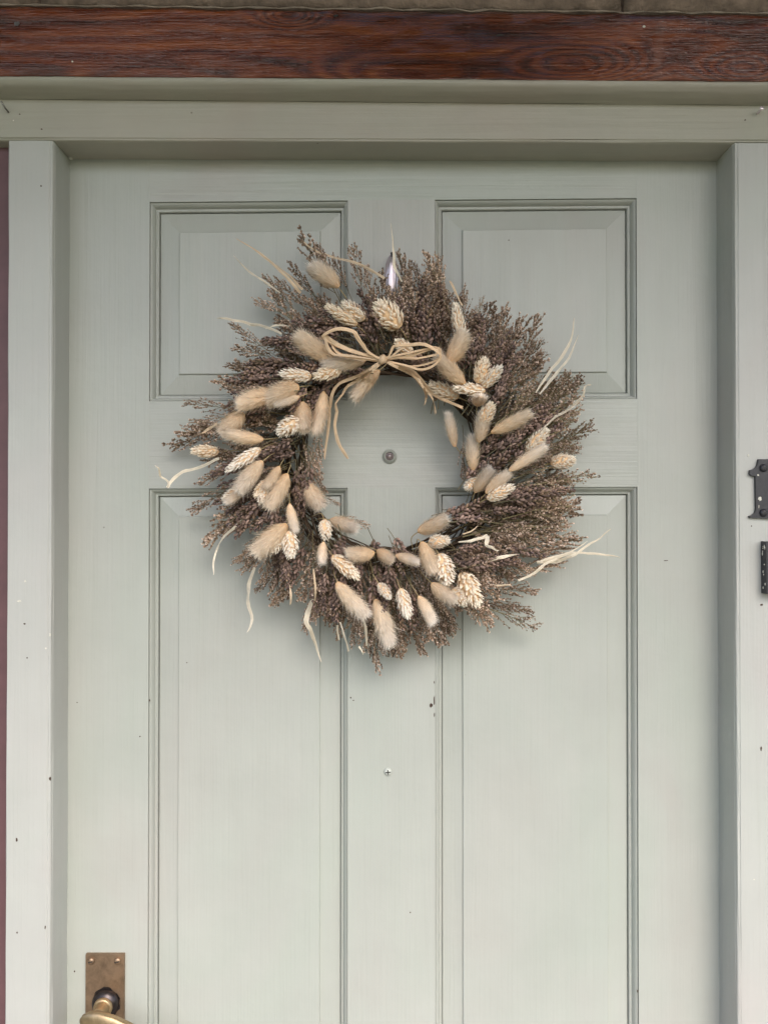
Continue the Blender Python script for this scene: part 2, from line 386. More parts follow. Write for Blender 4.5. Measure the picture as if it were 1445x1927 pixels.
# peephole, painted-over
c = P(733, 859, 0); px = 0.94 / F
pe = bpy.data.objects.new('peephole', None)
bm = bmesh.new(); lathe(bm, c, [(13.6 * px, 0.001), (13.6 * px, -0.0012), (12.8 * px, -0.0022), (10 * px, -0.0026), (9.4 * px, -0.0036), (8.6 * px, -0.0040), (8.0 * px, -0.0030), (7.8 * px, -0.0008)], 36, cap=False)
pe = bm_obj('peephole', bm, simple('dulled_grey_paint', (0.31, 0.325, 0.285), 0.4, 0, 0.12, 200), door, True)
bm = bmesh.new(); lathe(bm, c, [(7.9 * px, -0.0010), (6.8 * px, -0.0016), (5.6 * px, -0.0012), (5.2 * px, -0.0020), (3.4 * px, -0.0030), (1.2 * px, -0.0034)], 28)
o = bm_obj('lens', bm, simple('peephole_lens', (0.22, 0.18, 0.175), 0.14, 0.3, 0.4, 700), pe, True)
# cross-head screw painted the same green
def screw(c, r, parent, mat, slotmat, name='screw', cross=True, ang=0.1):
    bm = bmesh.new(); lathe(bm, c, [(r * 1.0, 0.001), (r, -0.0008), (r * 0.86, -0.0022), (r * 0.5, -0.0030), (r * 0.1, -0.0032)], 24)
    s = bm_obj(name, bm, mat, parent, True)
    for k in range(2 if cross else 1):
        bm = bmesh.new(); a = ang + k * math.pi / 2; l, w = r * 0.62, r * 0.13
        pts = []
        for (u, v) in ((-l, -w), (l, -w), (l, w), (-l, w)):
            pts.append(Vector((c[0] + u * math.cos(a) - v * math.sin(a), c[1] - 0.00335 - k * 0.00004, c[2] + u * math.sin(a) + v * math.cos(a))))
        prism(bm, pts, 0.001); bm_obj('slot', bm, slotmat, s)
    return s
M_SCREWP = simple('painted_screw', (0.50, 0.52, 0.47), 0.4, 0, 0.1, 300)
screw(P(730, 1452, 0), 7.2 * px, door, M_SCREWP, M_DARK)

# brass handle set
HX0, HX1 = X(164, 1850), X(236, 1850); HZ1 = Z(200, 1795, -0.003)
plate = bm = bmesh.new(); box(bm, HX0, HX1, -0.0042, 0.0, HZ1 - 0.17, HZ1); bevel(bm, 0.0011, 3)
pl = bm_obj('handle_plate', bm, M_BRASS, door)
for sx, sz in ((172.5, 1808), (222, 1808)):
    screw(P(sx, sz, -0.0042) , 6.6 * px, pl, M_BRASS, M_DARK, cross=False, ang=0.2)
for sx in (172.5, 222):
    c0 = P(sx, 1808, 0); screw(Vector((c0.x, -0.0042, HZ1 - 0.16)), 5.6 * px, pl, M_BRASS, M_DARK, cross=False, ang=0.9)
hc = P(200, 1880, -0.004)
# ragged dark stain where the lacquer has gone round the neck
bm = bmesh.new(); pts = []
for i in range(48):
    a = 2 * math.pi * i / 48; r = (27 + 5.5 * noise.noise(Vector((math.cos(a) * 2.2, math.sin(a) * 2.2, 3.3))) + random.uniform(-1, 1)) * px
    pts.append(Vector((hc.x + r * math.cos(a) * 0.98, -0.0045, hc.z + r * math.sin(a) * 1.05 - 0.004)))
prism(bm, pts, 0.0002); bm_obj('stain', bm, M_TARN, pl)
bm = bmesh.new(); lathe(bm, (hc.x, -0.004, hc.z - .004), [(25.5 * px, 0), (25 * px, -0.003), (22.5 * px, -0.006), (18 * px, -0.0085), (15 * px, -0.0095)], 40)
bm_obj('dome', bm, M_TARN, pl, True)
bm = bmesh.new(); lathe(bm, (hc.x, -0.004, hc.z - .004), [(17 * px, -.006), (17.5 * px, -0.0095), (17 * px, -0.0125), (15 * px, -0.0135), (12.5 * px, -0.0135)], 40)
bm_obj('collar', bm, M_BRASS2, pl, True)
# the lever: neck out of the plate and a flat blade sweeping to the right
def loftsec(name, secs, mat, parent, n=20, smooth=True):
    """secs: (centre, axis_u, axis_v, ru, rv, power)"""
    bm = bmesh.new(); rings = []
    for c, u, v, ru, rv, pw in secs:
        ring = []
        for i in range(n):
            a = 2 * math.pi * i / n; ca, sa = math.cos(a), math.sin(a)
            x = math.copysign(abs(ca) ** pw, ca) * ru; y = math.copysign(abs(sa) ** pw, sa) * rv
            ring.append(bm.verts.new(c + u * x + v * y))
        rings.append(ring)
    for a, b in zip(rings, rings[1:]):
        for i in range(n): bm.faces.new((a[i], a[(i + 1) % n], b[(i + 1) % n], b[i]))
    bm.faces.new(rings[0][::-1]); bm.faces.new(rings[-1])
    return bm_obj(name, bm, mat, parent, smooth)
ux, uy, uz = Vector((1, 0, 0)), Vector((0, 1, 0)), Vector((0, 0, 1))
h0 = Vector((hc.x, -0.008, hc.z - .004))
lev = loftsec('lever', [(h0 + Vector((0, -d, 0)), ux, uz, r, r, 1.0) for d, r in ((0, .0092), (.006, .0092), (.012, .0085), (.020, .0088), (.028, .0100))], M_BRASS2, door, 24)
hb = h0 + Vector((0, -.030, 0.0015))
secs = []
for t in (0, .03, .10, .2, .35, .5, .65, .8, .92, .98, 1):
    x = -0.0165 + 0.118 * t; z = 0.0008 - 0.032 * t + 0.006 * math.sin(t * 5)
    k = math.sqrt(max(0.03, 1 - abs(2 * t - 1) ** 5)) if (t < .12 or t > .85) else 1.0
    secs.append((hb + Vector((x, -0.004 - 0.004 * math.sin(t * 3), z)), uz, uy, (0.0145 - 0.004 * t) * k, 0.0062 * k, 0.72))
loftsec('grip', secs, M_BRASS2, lev, 24)

# chips and knocks in the paint
def chip(pxy, w, h, y, mat, parent, name='paint_chip', seed=0, ang=0.0, th=0.0003):
    c = P(pxy[0], pxy[1], y); bm = bmesh.new(); pts = []; k = 11
    for i in range(k):
        a = 2 * math.pi * i / k; r = 1 + 0.55 * noise.noise(Vector((math.cos(a) * 1.7 + seed, math.sin(a) * 1.7, seed * 3.1)))
        u, v = r * math.cos(a) * w * px * .42, r * math.sin(a) * h * px * .42
        pts.append(Vector((c.x + u * math.cos(ang) - v * math.sin(ang), y - th, c.z + u * math.sin(ang) + v * math.cos(ang))))
    prism(bm, pts, th * 1.5); return bm_obj(name, bm, mat, parent)
for i, (cx_, cy_, w, h) in enumerate([(811, 1327, 8, 9), (817, 1284, 2.2, 6), (817, 1318, 2.5, 22), (817, 1345, 2.2, 9), (660, 1313, 3, 4), (665, 1318, 3, 2.5), (1199, 1865, 2.5, 6), (1252, 1055, 9, 2.2), (772, 1717, 2.5, 3.5),
                                      (141, 1828, 3, 4), (282, 1318, 3, 5), (146, 1322, 2.5, 2.5), (264, 1386, 3, 3), (352, 1247, 3, 2), (957, 452, 2.5, 3)]):
    chip((cx_, cy_), w, h, 0.0 if not 300 < cx_ < 600 and not 880 < cx_ < 1130 else 0.0076, M_CHIP, door, seed=i + 1)

# ------------------------------------------------------------------ door frame
fr = empty('door_frame', (0, CASE_Y, 0), 'sage green painted timber door frame with knocks and nail holes around the door', 'door frame')
OL, OR = X(98, 963, CASE_Y), X(1383.5, 963, CASE_Y)         # inner edges of the jamb faces
JL = X(13.5, 963, CASE_Y); JR = OR + (OL - JL)
hb_ = slope(0, 264, 1445, 268.5, CASE_Y)
htop = slope(0, 187, 1445, 199, CASE_Y)
def profile_x(bm, prof, xa, xb, n=40, wob=0.0):
    """prof: (y, zfunc) polyline run from xa to xb"""
    rings = []
    for i in range(n + 1):
        x = lerp(xa, xb, i / n); ring = []
        for j, (y, zf) in enumerate(prof):
            w = wob * noise.noise(Vector((x * 14, j * 0.9, 5.5)))
            ring.append(bm.verts.new((x, y + w, zf(x) + w)))
        rings.append(ring)
    m = len(prof)
    for a, b in zip(rings, rings[1:]):
        for j in range(m): bm.faces.new((a[j], a[(j + 1) % m], b[(j + 1) % m], b[j]))
    bm.faces.new(rings[0][::-1]); bm.faces.new(rings[-1])
def profile_z(bm, prof, z0, z1f, n=50, wob=0.0):
    rings = []
    for i in range(n + 1):
        ring = []
        for j, (x, y) in enumerate(prof):
            z = lerp(z0, z1f(x), i / n)
            w = wob * noise.noise(Vector((z * 16, j * 1.3, 2.5)))
            ring.append(bm.verts.new((x + w, y + w, z)))
        rings.append(ring)
    m = len(prof)
    for a, b in zip(rings, rings[1:]):
        for j in range(m): bm.faces.new((a[j], a[(j + 1) % m], b[(j + 1) % m], b[j]))
    bm.faces.new(rings[0][::-1]); bm.faces.new(rings[-1])
def jamb(xo, xi, s):
    # s=+1: opening lies towards +x. eased arris with a small quirk at the corner
    prof = [(xo, 0.05), (xo, CASE_Y + .002), (xo + s * .0012, CASE_Y + .0004), (xi - s * .0048, CASE_Y), (xi - s * .0036, CASE_Y + .0007), (xi - s * .0026, CASE_Y + .0002), (xi - s * .0010, CASE_Y + .0005), (xi - s * .0002, CASE_Y + .0018), (xi, CASE_Y + .004), (xi + s * .0005, CASE_Y + .0052),
            (xi + s * .0005, -0.0010), (xi + s * .0005, 0.05)]
    bm = bmesh.new(); profile_z(bm, prof, 0.0, lambda x: hb_(x) - 0.0004, 70, 0.0005)
    bm_obj('jamb', bm, M_FV, fr)
jamb(JL, OL, 1); jamb(JR, OR, -1)
XA, XB = JL - 0.020, JR + 0.020
bm = bmesh.new()
prof = [(0.05, hb_), (CASE_Y + .0045, lambda x: hb_(x) - .0002), (CASE_Y + .0020, lambda x: hb_(x) + .0002), (CASE_Y + .0006, lambda x: hb_(x) + .0010), (CASE_Y + .0003, lambda x: hb_(x) + .0022), (CASE_Y + .0011, lambda x: hb_(x) + .0029), (CASE_Y, lambda x: hb_(x) + .0036),
        (CASE_Y - .0002, htop), (0.05, htop)]
profile_x(bm, prof, XA, XB, 60, 0.0005); bm_obj('head', bm, M_FH, fr)
# ovolo under the beam
bb = slope(0, 144, 1445, 154.5, BEAM_Y + .004)
bm = bmesh.new(); y0 = CASE_Y - .0008; prof = [(0.03, lambda x: htop(x) + .0003), (y0, lambda x: htop(x) + .0003), (y0 - .0012, lambda x: htop(x) + .0004)]
for k in range(9):
    a = math.pi / 2 * k / 8
    prof.append((y0 - .002 - 0.0248 * math.sin(a), (lambda a: (lambda x: htop(x) + .0006 + (bb(x) - htop(x) - .004) * (1 - math.cos(a))))(a)))
prof += [(y0 - .0262, lambda x: bb(x) + .002), (0.03, lambda x: bb(x) + .002)]
profile_x(bm, prof, XA - .02, XB + .02, 60, 0.0006); bm_obj('moulding', bm, M_FH, fr, True)
# door stop: narrow shadow gap round the door, dark rebate behind it
for i, (cx_, cy_, w, h, m_) in enumerate([(95, 1465, 3.5, 9, M_CHIP), (32, 1580, 4, 9, M_CHIP), (33, 1755, 3, 4, M_CHIP), (79, 243, 4, 3, M_CHIP), (38, 215, 3, 2.5, M_CHIP), (26, 227, 3, 3, M_PALECHIP), (78, 350, 4, 4, M_CHIP), (1401, 226, 4, 3.5, M_CHIP), (86, 1745, 2.5, 9, M_CHIP),
                                          (213, 208, 5, 2, M_CHIP), (47, 1174, 5, 3, M_CHIP), (52, 1238, 3, 3, M_CHIP), (37, 1131, 8, 4, M_PALECHIP), (48, 1094, 4, 5, M_PALECHIP), (95, 1195, 3, 8, M_PALECHIP), (87, 1220, 3.5, 4, M_PALECHIP), (1431, 1409, 3, 10, M_CHIP), (1413, 990, 3, 2.5, M_CHIP), (1432, 1138, 6, 5, M_CHIP), (1418, 1655, 3, 2.5, M_PALECHIP), (1407, 857, 4, 5, M_PALECHIP)]):
    chip((cx_, cy_), w, h, CASE_Y, m_, fr, seed=i + 30)
# nails in the frame
def nail(pxy, y, length, bend, r, mat, parent, head=2.2):
    c = P(pxy[0], pxy[1], y); V, Fc = [], []
    pts = [c + Vector((0, 0.002, 0)), c + Vector((0, -length * .5, 0)), c + Vector((bend[0] * .5, -length * .85, bend[1] * .5)), c + Vector((bend[0], -length, bend[1]))]
    tube(V, Fc, catmull(pts, 4), r, 8)
    e = pts[-1]; d = (pts[-1] - pts[-2]).normalized(); tube(V, Fc, [e, e + d * 0.0006, e + d * 0.0012], [r * head, r * head, r * head * .9], 10)
    Fc.append(tuple(range(len(V) - 10, len(V)))); Fc.append(tuple(range(len(V) - 30, len(V) - 20)))
    return link('nail', py_mesh('nail', V, Fc), mat, parent)
nail((17, 211), CASE_Y, 0.010, (-0.003, 0.006), 0.0010, M_NAIL, fr, 1.0)
nail((1424, 214), CASE_Y, 0.010, (0.0002, 0.001), 0.0012, M_STEEL, fr)
nail((24, 165), CASE_Y - .014, 0.007, (0.001, 0.003), 0.0008, M_NAIL, fr, 1.0)
# blob of old filler in the head corner
bm = bmesh.new(); bmesh.ops.create_icosphere(bm, subdivisions=2, radius=0.0027, matrix=Matrix.Translation(P(134, 297, -0.003)))
bm_obj('filler_blob', bm, M_PALECHIP, fr, True)
# rebate behind the door edges
bm = bmesh.new(); box(bm, OL - .01, OL + .0004, -0.002 + .003, 0.09, 0.0, 2.0)
bm_obj('rebate', bm, M_DARK, fr)

# ------------------------------------------------------------------ timber lintel
lb = slope(0, 142, 1445, 152.5, BEAM_Y); lt = slope(0, 9, 1445, 25, BEAM_Y)
bmw = bmesh.new(); n = 170; m = 16; XL, XR = -0.95, 0.95
grid = []
for i in range(n + 1):
    x = lerp(XL, XR, i / n); col = []
    for j in range(m + 1):
        t = j / m; z = lerp(lb(x) + .0006 * noise.noise(Vector((x * 60, 0, 1))) + .0006 * noise.noise(Vector((x * 17, 0, 9))), lt(x) + .0028 * noise.noise(Vector((x * 22, 3, 1))) + .001 * noise.noise(Vector((x * 90, 3, 1))), t)
        y = BEAM_Y + 0.0012 * noise.noise(Vector((x * 7, z * 30, 2))) + 0.0005 * noise.noise(Vector((x * 30, z * 120, 2)))
        if j == 0: y += .0010
        if j == 1: z = z - (lt(x) - lb(x)) / m * .88
        if j == m: y += .004
        col.append(bmw.verts.new((x, y, z)))
    back = [bmw.verts.new((x, 0.10, lt(x))), bmw.verts.new((x, 0.10, lb(x)))]
    grid.append(col + back)
k = m + 3
for a, b in zip(grid, grid[1:]):
    for j in range(k): bmw.faces.new((a[j], a[(j + 1) % k], b[(j + 1) % k], b[j]))
bmw.faces.new(grid[0][::-1]); bmw.faces.new(grid[-1])
beam = bm_obj('timber_lintel', bmw, M_BEAM, None, False)
beam['label'] = 'dark red-brown varnished timber beam with knots lying across above the door'; beam['category'] = 'lintel'
for p_ in beam.data.polygons: p_.use_smooth = abs(p_.normal.y) > .6 and p_.center.y < 0
for i, (cx_, cy_, w, h, m_) in enumerate([(33, 45, 12, 9, M_NAIL), (137, 116, 3.5, 3.5, M_PALECHIP), (1211, 50, 5, 4, M_PALECHIP), (583, 117, 12, 4, M_CHIP), (632, 30, 10, 5, M_DARK), (940, 66, 18, 3, M_DARK)]):
    chip((cx_, cy_), w, h, BEAM_Y - .0006, m_, beam, name='knock', seed=i + 60, th=0.0004)

# ------------------------------------------------------------------ stone wall above, maroon walls beside
sw = empty('stone_wall', (0, 0, 2.15), 'rough brown stone wall laid above the timber beam', 'wall')
bm = bmesh.new(); box(bm, -2.0, 2.0, STONE_Y + .008, 0.15, 2.0, 3.2)
# backing starts above the beam
for v in bm.verts:
    if v.co.z < 2.1: v.co.z = 2.197
bm_obj('mortar_bed', bm, M_MORTAR, sw)
z = [lt(-.5) + 0.004]; random.seed(21)
for row in range(3):
    x = -1.0 + row * .13
    zlo = 0.005 + row * 0.115
    while x < 1.0:
        w = random.uniform(.22, .38) + (.35 if row == 0 else 0)
        if row == 0 and x < X(1170, 5, STONE_Y) < x + w: w = X(1172, 5, STONE_Y) - x
        bm = bmesh.new(); nx, nz = 26, 7; G = []
        for i in range(nx + 1):
            g = []
            for j in range(nz + 1):
                u, v_ = i / nx, j / nz; xx = x + .0018 + u * (w - .0036)
                base = lt(xx) + zlo + v_ * 0.105
                e = min(u, 1 - u) * w; ev = min(v_, 1 - v_) * .105
                rd = 0.0045 * math.exp(-min(e, ev) * 260)
                yy = STONE_Y - 0.004 + rd + .003 * noise.noise(Vector((xx * 18, base * 30, row)))
                g.append(bm.verts.new((xx, yy, base + .002 * noise.noise(Vector((xx * 25, 4 + row, v_ * 2))))))
            G.append(g)
        for a, b in zip(G, G[1:]):
            for j in range(nz): bm.faces.new((a[j], b[j], b[j + 1], a[j + 1]))
        bnd = bmesh.ops.extrude_edge_only(bm, edges=[e for e in bm.edges if e.is_boundary])
        for v in [g for g in bnd['geom'] if isinstance(g, bmesh.types.BMVert)]: v.co.y = 0.0
        bm_obj('stone', bm, M_STONE, sw, True)
        x += w
# ragged pointing squeezed out over the top edge of the beam
bm = bmesh.new()
V, Fc = [], []
pts = [Vector((lerp(XL, XR, i / 220), STONE_Y - .0035 + .0015 * noise.noise(Vector((i * .31, 0, 0))), 0)) for i in range(221)]
for i, p_ in enumerate(pts): p_.z = lt(p_.x) + .0015 + .0022 * noise.noise(Vector((p_.x * 40, 8, 0)))
tube(V, Fc, pts, [.0010 + .0014 * noise.noise(Vector((i * .45, 1, 5))) for i in range(221)], 7)
bm.free(); link('pointing', py_mesh('pointing', V, Fc), M_MORTAR, sw)

wl = bmesh.new(); box(wl, -3.0, JL - .0004, WALL_Y, 0.15, -0.1, hb_(JL) + .02); o = bm_obj('maroon_wall', wl, M_MAROON)
o['label'] = 'strip of maroon painted wall at the left edge beside the frame'; o['category'] = 'wall'
wr = bmesh.new(); box(wr, JR + .0004, 3.0, WALL_Y, 0.15, -0.1, hb_(JR) + .02); o = bm_obj('maroon_wall', wr, M_MAROON)
o['label'] = 'maroon painted wall right of the frame, beyond the house number'; o['category'] = 'wall'
for s in (-1, 1):
    w_ = bmesh.new(); xa, xb = (-3.0, XL - .0004) if s < 0 else (XR + .0004, 3.0)
    box(w_, xa, xb, STONE_Y + .02, 0.15, hb_(0) + .0204, 2.1965); bm_obj('wall_infill', w_, M_MORTAR, sw)
bm = bmesh.new(); box(bm, -0.7, 0.7, 0.12, 0.2, 0, 2.2)
bm_obj('backing', bm, M_DARK, fr)

# ------------------------------------------------------------------ house number and black fixture
num = empty('house_number', P(1436, 976, CASE_Y), 'black metal numeral 1 screwed to the right side of the door frame', 'house number')
outl = [(1427, 864), (1450, 864), (1450, 955), (1452, 962), (1456, 967), (1463, 971), (1462, 976), (1436, 975.6), (1411, 974.7), (1409, 971.3), (1414, 969.5), (1419.5, 965.7), (1421.5, 961), (1422, 955), (1421, 896.5), (1413, 895), (1410, 892), (1410.5, 884.7), (1417.5, 882.6), (1422, 879.5), (1424.5, 875), (1426, 869)]
bm = bmesh.new(); prism(bm, [P(a, b, CASE_Y - .0038) for a, b in outl], 0.0038); bevel(bm, .0003, 2, 0.25)
nm = bm_obj('numeral', bm, M_IRON, num)
for sy in (880.7, 965):
    c = P(1435.5, sy, CASE_Y - .0038); s = screw(c, 7.2 * px, num, M_IRON, M_DARK, ang=0.7)
for i, (a, b, w, h) in enumerate([(1429, 938.5, 7, 9), (1425.5, 894, 4.5, 3.5), (1427, 953, 3, 7)]):
    chip((a, b), w, h, CASE_Y - .0038, M_PALECHIP if i < 2 else M_NAIL, num, seed=90 + i)
fx = empty('black_box', P(1450, 1118, CASE_Y), 'scuffed black rectangular box fixed to the frame below the black numeral', 'box')
bm = bmesh.new(); q = [P(1431.5, 1116, CASE_Y), P(1490, 1117, CASE_Y), P(1490, 1018, CASE_Y), P(1430.5, 1018.5, CASE_Y)]
prism(bm, [Vector((p.x, CASE_Y - .013, p.z)) for p in q], .013); bevel(bm, .0009, 2)
bm_obj('case', bm, M_IRON, fx)
bm = bmesh.new(); c_ = [P(1465, 1100, CASE_Y - .013), P(1495, 1100, CASE_Y - .013), P(1495, 1036, CASE_Y - .013), P(1465, 1036, CASE_Y - .013)]
prism(bm, [p + Vector((0, -.002, 0)) for p in c_], .003); bevel(bm, .0006, 2); bm_obj('cover', bm, M_IRON, fx)
xs = q[0].x
for i in range(11):                                  # flaked spots on the side of the case
    zz = random.uniform(q[0].z + .005, q[2].z - .006); yy = CASE_Y - random.uniform(.003, .011); bm = bmesh.new()
    hh, ww = random.uniform(.0006, .0022), random.uniform(.0003, .0008)
    pts = [(xs - .00035 + .0004, yy - ww, zz), (xs - .00035 + .0004, yy, zz - hh), (xs - .00035 + .0004, yy + ww, zz), (xs - .00035 + .0004, yy, zz + hh)]
    a = [bm.verts.new((p[0] - .0012, p[1], p[2])) for p in pts]; b = [bm.verts.new((p[0] + .0008, p[1], p[2])) for p in pts]
    bm.faces.new(a); bm.faces.new(b[::-1])
    for j in range(4): bm.faces.new((a[j], b[j], b[(j + 1) % 4], a[(j + 1) % 4]))
    bm_obj('flake', bm, M_PALECHIP, fx)

# ------------------------------------------------------------------ plant meshes (built once, shared)
def rot_to(d, roll=0.0):
    q = Vector(d).normalized().to_track_quat('Z', 'Y')
    return q @ Matrix.Rotation(roll, 4, 'Z').to_quaternion()
def rnd(a, b): return random.uniform(a, b)

def head_r(t, fat=0.5):      # outline of an ear: radius (as part of the full width 1) along its length 0..1
    return max(0.0, math.sin(math.pi * min(1, t * 0.93 + 0.05)) ** 0.62) * (1 - 0.22 * t)
def bunny_mesh(seed):
    """unit: length 1 along +Z (base 0, tip 1), width about 0.5"""
    random.seed(seed); V, Fc, C = [], [], []; n, m = 14, 12
    root = (0.92, 0.64, 0.36); mid = (0.98, 0.80, 0.55); tipc = (0.97, 0.90, 0.82)
    bend = rnd(-.24, .24); bx = lambda z: bend * z * z
    for j in range(m + 1):
        t = j / m
        for i in range(n):
            a = 2 * math.pi * i / n; r = 0.150 * head_r(t) * (1 + .16 * noise.noise(Vector((math.cos(a) * 2, math.sin(a) * 2, t * 5 + seed))))
            z = t * .86
            V.append((r * math.cos(a) + bx(z), r * math.sin(a), z)); C.append([lerp(x, y, t) * .92 for x, y in zip(root, mid)])
    for j in range(m):
        for i in range(n): Fc.append((j * n + i, j * n + (i + 1) % n, (j + 1) * n + (i + 1) % n, (j + 1) * n + i))
    for k in range(5600):
        t = random.random() ** 0.85; a = rnd(0, 2 * math.pi); r = 0.142 * head_r(t); z = t * .86
        p = Vector((r * math.cos(a) + bx(z), r * math.sin(a), z)); out = Vector((math.cos(a), math.sin(a), 0))
        ln = rnd(.11, .25) * (0.75 + .55 * t); s = rnd(.18, .75)
        if random.random() < .06: ln *= 1.6; s *= 1.5
        d = (out * s + Vector((0, 0, 1)) + Vector((rnd(-.13, .13), rnd(-.13, .13), 0))).normalized()
        sd = d.cross(out + Vector((rnd(-.4, .4), rnd(-.4, .4), rnd(-.4, .4)))).normalized() * rnd(.0040, .0065)
        q = p + d * ln * .55 + out * ln * .06; e = p + d * ln + out * ln * rnd(-.05, .16); k0 = len(V)
        V += [p - sd, p + sd, q + sd * .7, q - sd * .7, e]; Fc += [(k0, k0 + 1, k0 + 2, k0 + 3), (k0 + 3, k0 + 2, k0 + 4)]
        w = min(1, t * 1.05); b_ = rnd(.80, 1.05)
        c0 = [lerp(x, y, w) * b_ for x, y in zip(root, mid)]; c1 = [lerp(x, y, .3 + .7 * w) * b_ for x, y in zip(mid, tipc)]
        C += [c0, c0, c1, c1, [min(.95, x * 1.06) for x in c1]]
    return py_mesh('bunny_tail', V, Fc, C)
def canary_mesh(seed):
    """overlapping keeled husks; length 1, width about 0.55"""
    random.seed(seed); V, Fc, C = [], [], []
    root = (0.92, 0.69, 0.44); tipc = (0.97, 0.89, 0.79)
    n, m = 12, 10
    for j in range(m + 1):
        t = j / m
        for i in range(n):
            a = 2 * math.pi * i / n; r = 0.20 * head_r(t); V.append((r * math.cos(a), r * math.sin(a), t * .84)); C.append(root)
    for j in range(m):
        for i in range(n): Fc.append((j * n + i, j * n + (i + 1) % n, (j + 1) * n + (i + 1) % n, (j + 1) * n + i))
    N = 175
    for k in range(N):
        t = (k + .5) / N; t = t ** .92; a = k * 2.39996 + rnd(-.5, .5); r = 0.19 * head_r(t); z = t * .82
        out = Vector((math.cos(a), math.sin(a), 0)); p = out * r + Vector((0, 0, z - .02))
        ln = rnd(.14, .25) * (1 - .15 * t); s = lerp(.85, .30, t) + rnd(-.2, .3)
        d = (out * s + Vector((0, 0, 1))).normalized(); sd = d.cross(out).normalized(); nn = sd.cross(d).normalized()
        if nn.dot(out) < 0: nn = -nn
        w = rnd(.034, .048); k0 = len(V)
        b1 = p + d * ln * .5 + nn * .018
        e = p + d * ln + nn * rnd(-.004, .02)
        V += [p, p + d * ln * .45 + sd * w, b1 + nn * .008, p + d * ln * .45 - sd * w, e, p + d * ln * .8 + sd * w * .55, p + d * ln * .8 - sd * w * .55, p + d * ln * .82 + nn * .016]
        Fc += [(k0, k0 + 1, k0 + 2), (k0, k0 + 2, k0 + 3), (k0 + 1, k0 + 5, k0 + 7, k0 + 2), (k0 + 2, k0 + 7, k0 + 6, k0 + 3), (k0 + 5, k0 + 4, k0 + 7), (k0 + 7, k0 + 4, k0 + 6)]
        b_ = rnd(.9, 1.06); tt = .25 + .75 * t
        cA = [x * b_ * .78 for x in root]; cB = [lerp(x, y, tt) * b_ * .88 for x, y in zip((.95, .78, .57), tipc)]; cE = [min(.94, x * b_ * 1.05) for x in tipc]
        C += [cA, cB, cB, cB, cE, cE, cE, cE]
    return py_mesh('canary_grass_head', V, Fc, C, smooth=False)
def bud(V, Fc, C, p, d, ln, w, col, tipcol=None, n=5):
    d = d.normalized(); a = d.cross(Vector((.3, .5, .8))).normalized(); b = d.cross(a); k0 = len(V)
    V.append(p); C.append(col)
    for t, r in ((.28, .85), (.65, 1.0), (.9, .55)):
        for i in range(n):
            w_ = 2 * math.pi * i / n; V.append(p + d * ln * t + (a * math.cos(w_) + b * math.sin(w_)) * (w * r)); C.append(tipcol if (tipcol and t > .8) else col)
    V.append(p + d * ln); C.append(tipcol or col); e = len(V) - 1
    for i in range(n):
        j = (i + 1) % n; Fc.append((k0, k0 + 1 + j, k0 + 1 + i)); Fc.append((k0 + 1 + 2 * n + i, k0 + 1 + 2 * n + j, e))
        for s in range(2): Fc.append((k0 + 1 + s * n + i, k0 + 1 + s * n + j, k0 + 1 + (s + 1) * n + j, k0 + 1 + (s + 1) * n + i))
def lavender_mesh(seed):
    """spike in z 0..1, stem reaching back to z=-0.9; width about 0.24"""
    random.seed(seed); V, Fc, C = [], [], []; bend = rnd(-.08, .08)
    ctr = lambda z: Vector((bend * z * z, 0, z))
    tube(V, Fc, [Vector((rnd(-.02, .02), 0, -.3)), Vector((0, 0, -.15)), ctr(0), ctr(.5), ctr(.9)], .011, 4, C, (0.16, 0.14, 0.085))
    N = random.choice((38, 42, 46)); a = rnd(0, 6.28); gap = rnd(.12, .3)
    for k in range(N):
        t = k / (N - 1); a += 2.39996 + rnd(-.35, .35); z = .02 + .90 * t + rnd(-.012, .012)
        if random.random() < .07 or abs(t - gap) < .03: continue            # buds that have dropped
        out = Vector((math.cos(a), math.sin(a), 0)); sc = (1 - .5 * t ** 1.5) * (.75 + .25 * min(1, t * 6))
        g = rnd(.55, 1.35); u = random.random()
        col = (0.25 * g, 0.175 * g, 0.145 * g) if u < .75 else ((0.23 * g, 0.16 * g, 0.11 * g) if u < .92 else (.14 * g, .10 * g, .095 * g))
        bud(V, Fc, C, ctr(z) + out * .018, out * rnd(.45, .95) + Vector((rnd(-.15, .15), rnd(-.15, .15), 1)), .165 * sc * rnd(.85, 1.12), .044 * sc * rnd(.85, 1.12), col, tuple(x * 1.3 for x in col), 4)
    bud(V, Fc, C, ctr(.9), Vector((bend, 0, 1)), .1, .022, (.11, .08, .08))
    return py_mesh('lavender_spike', V, Fc, C)
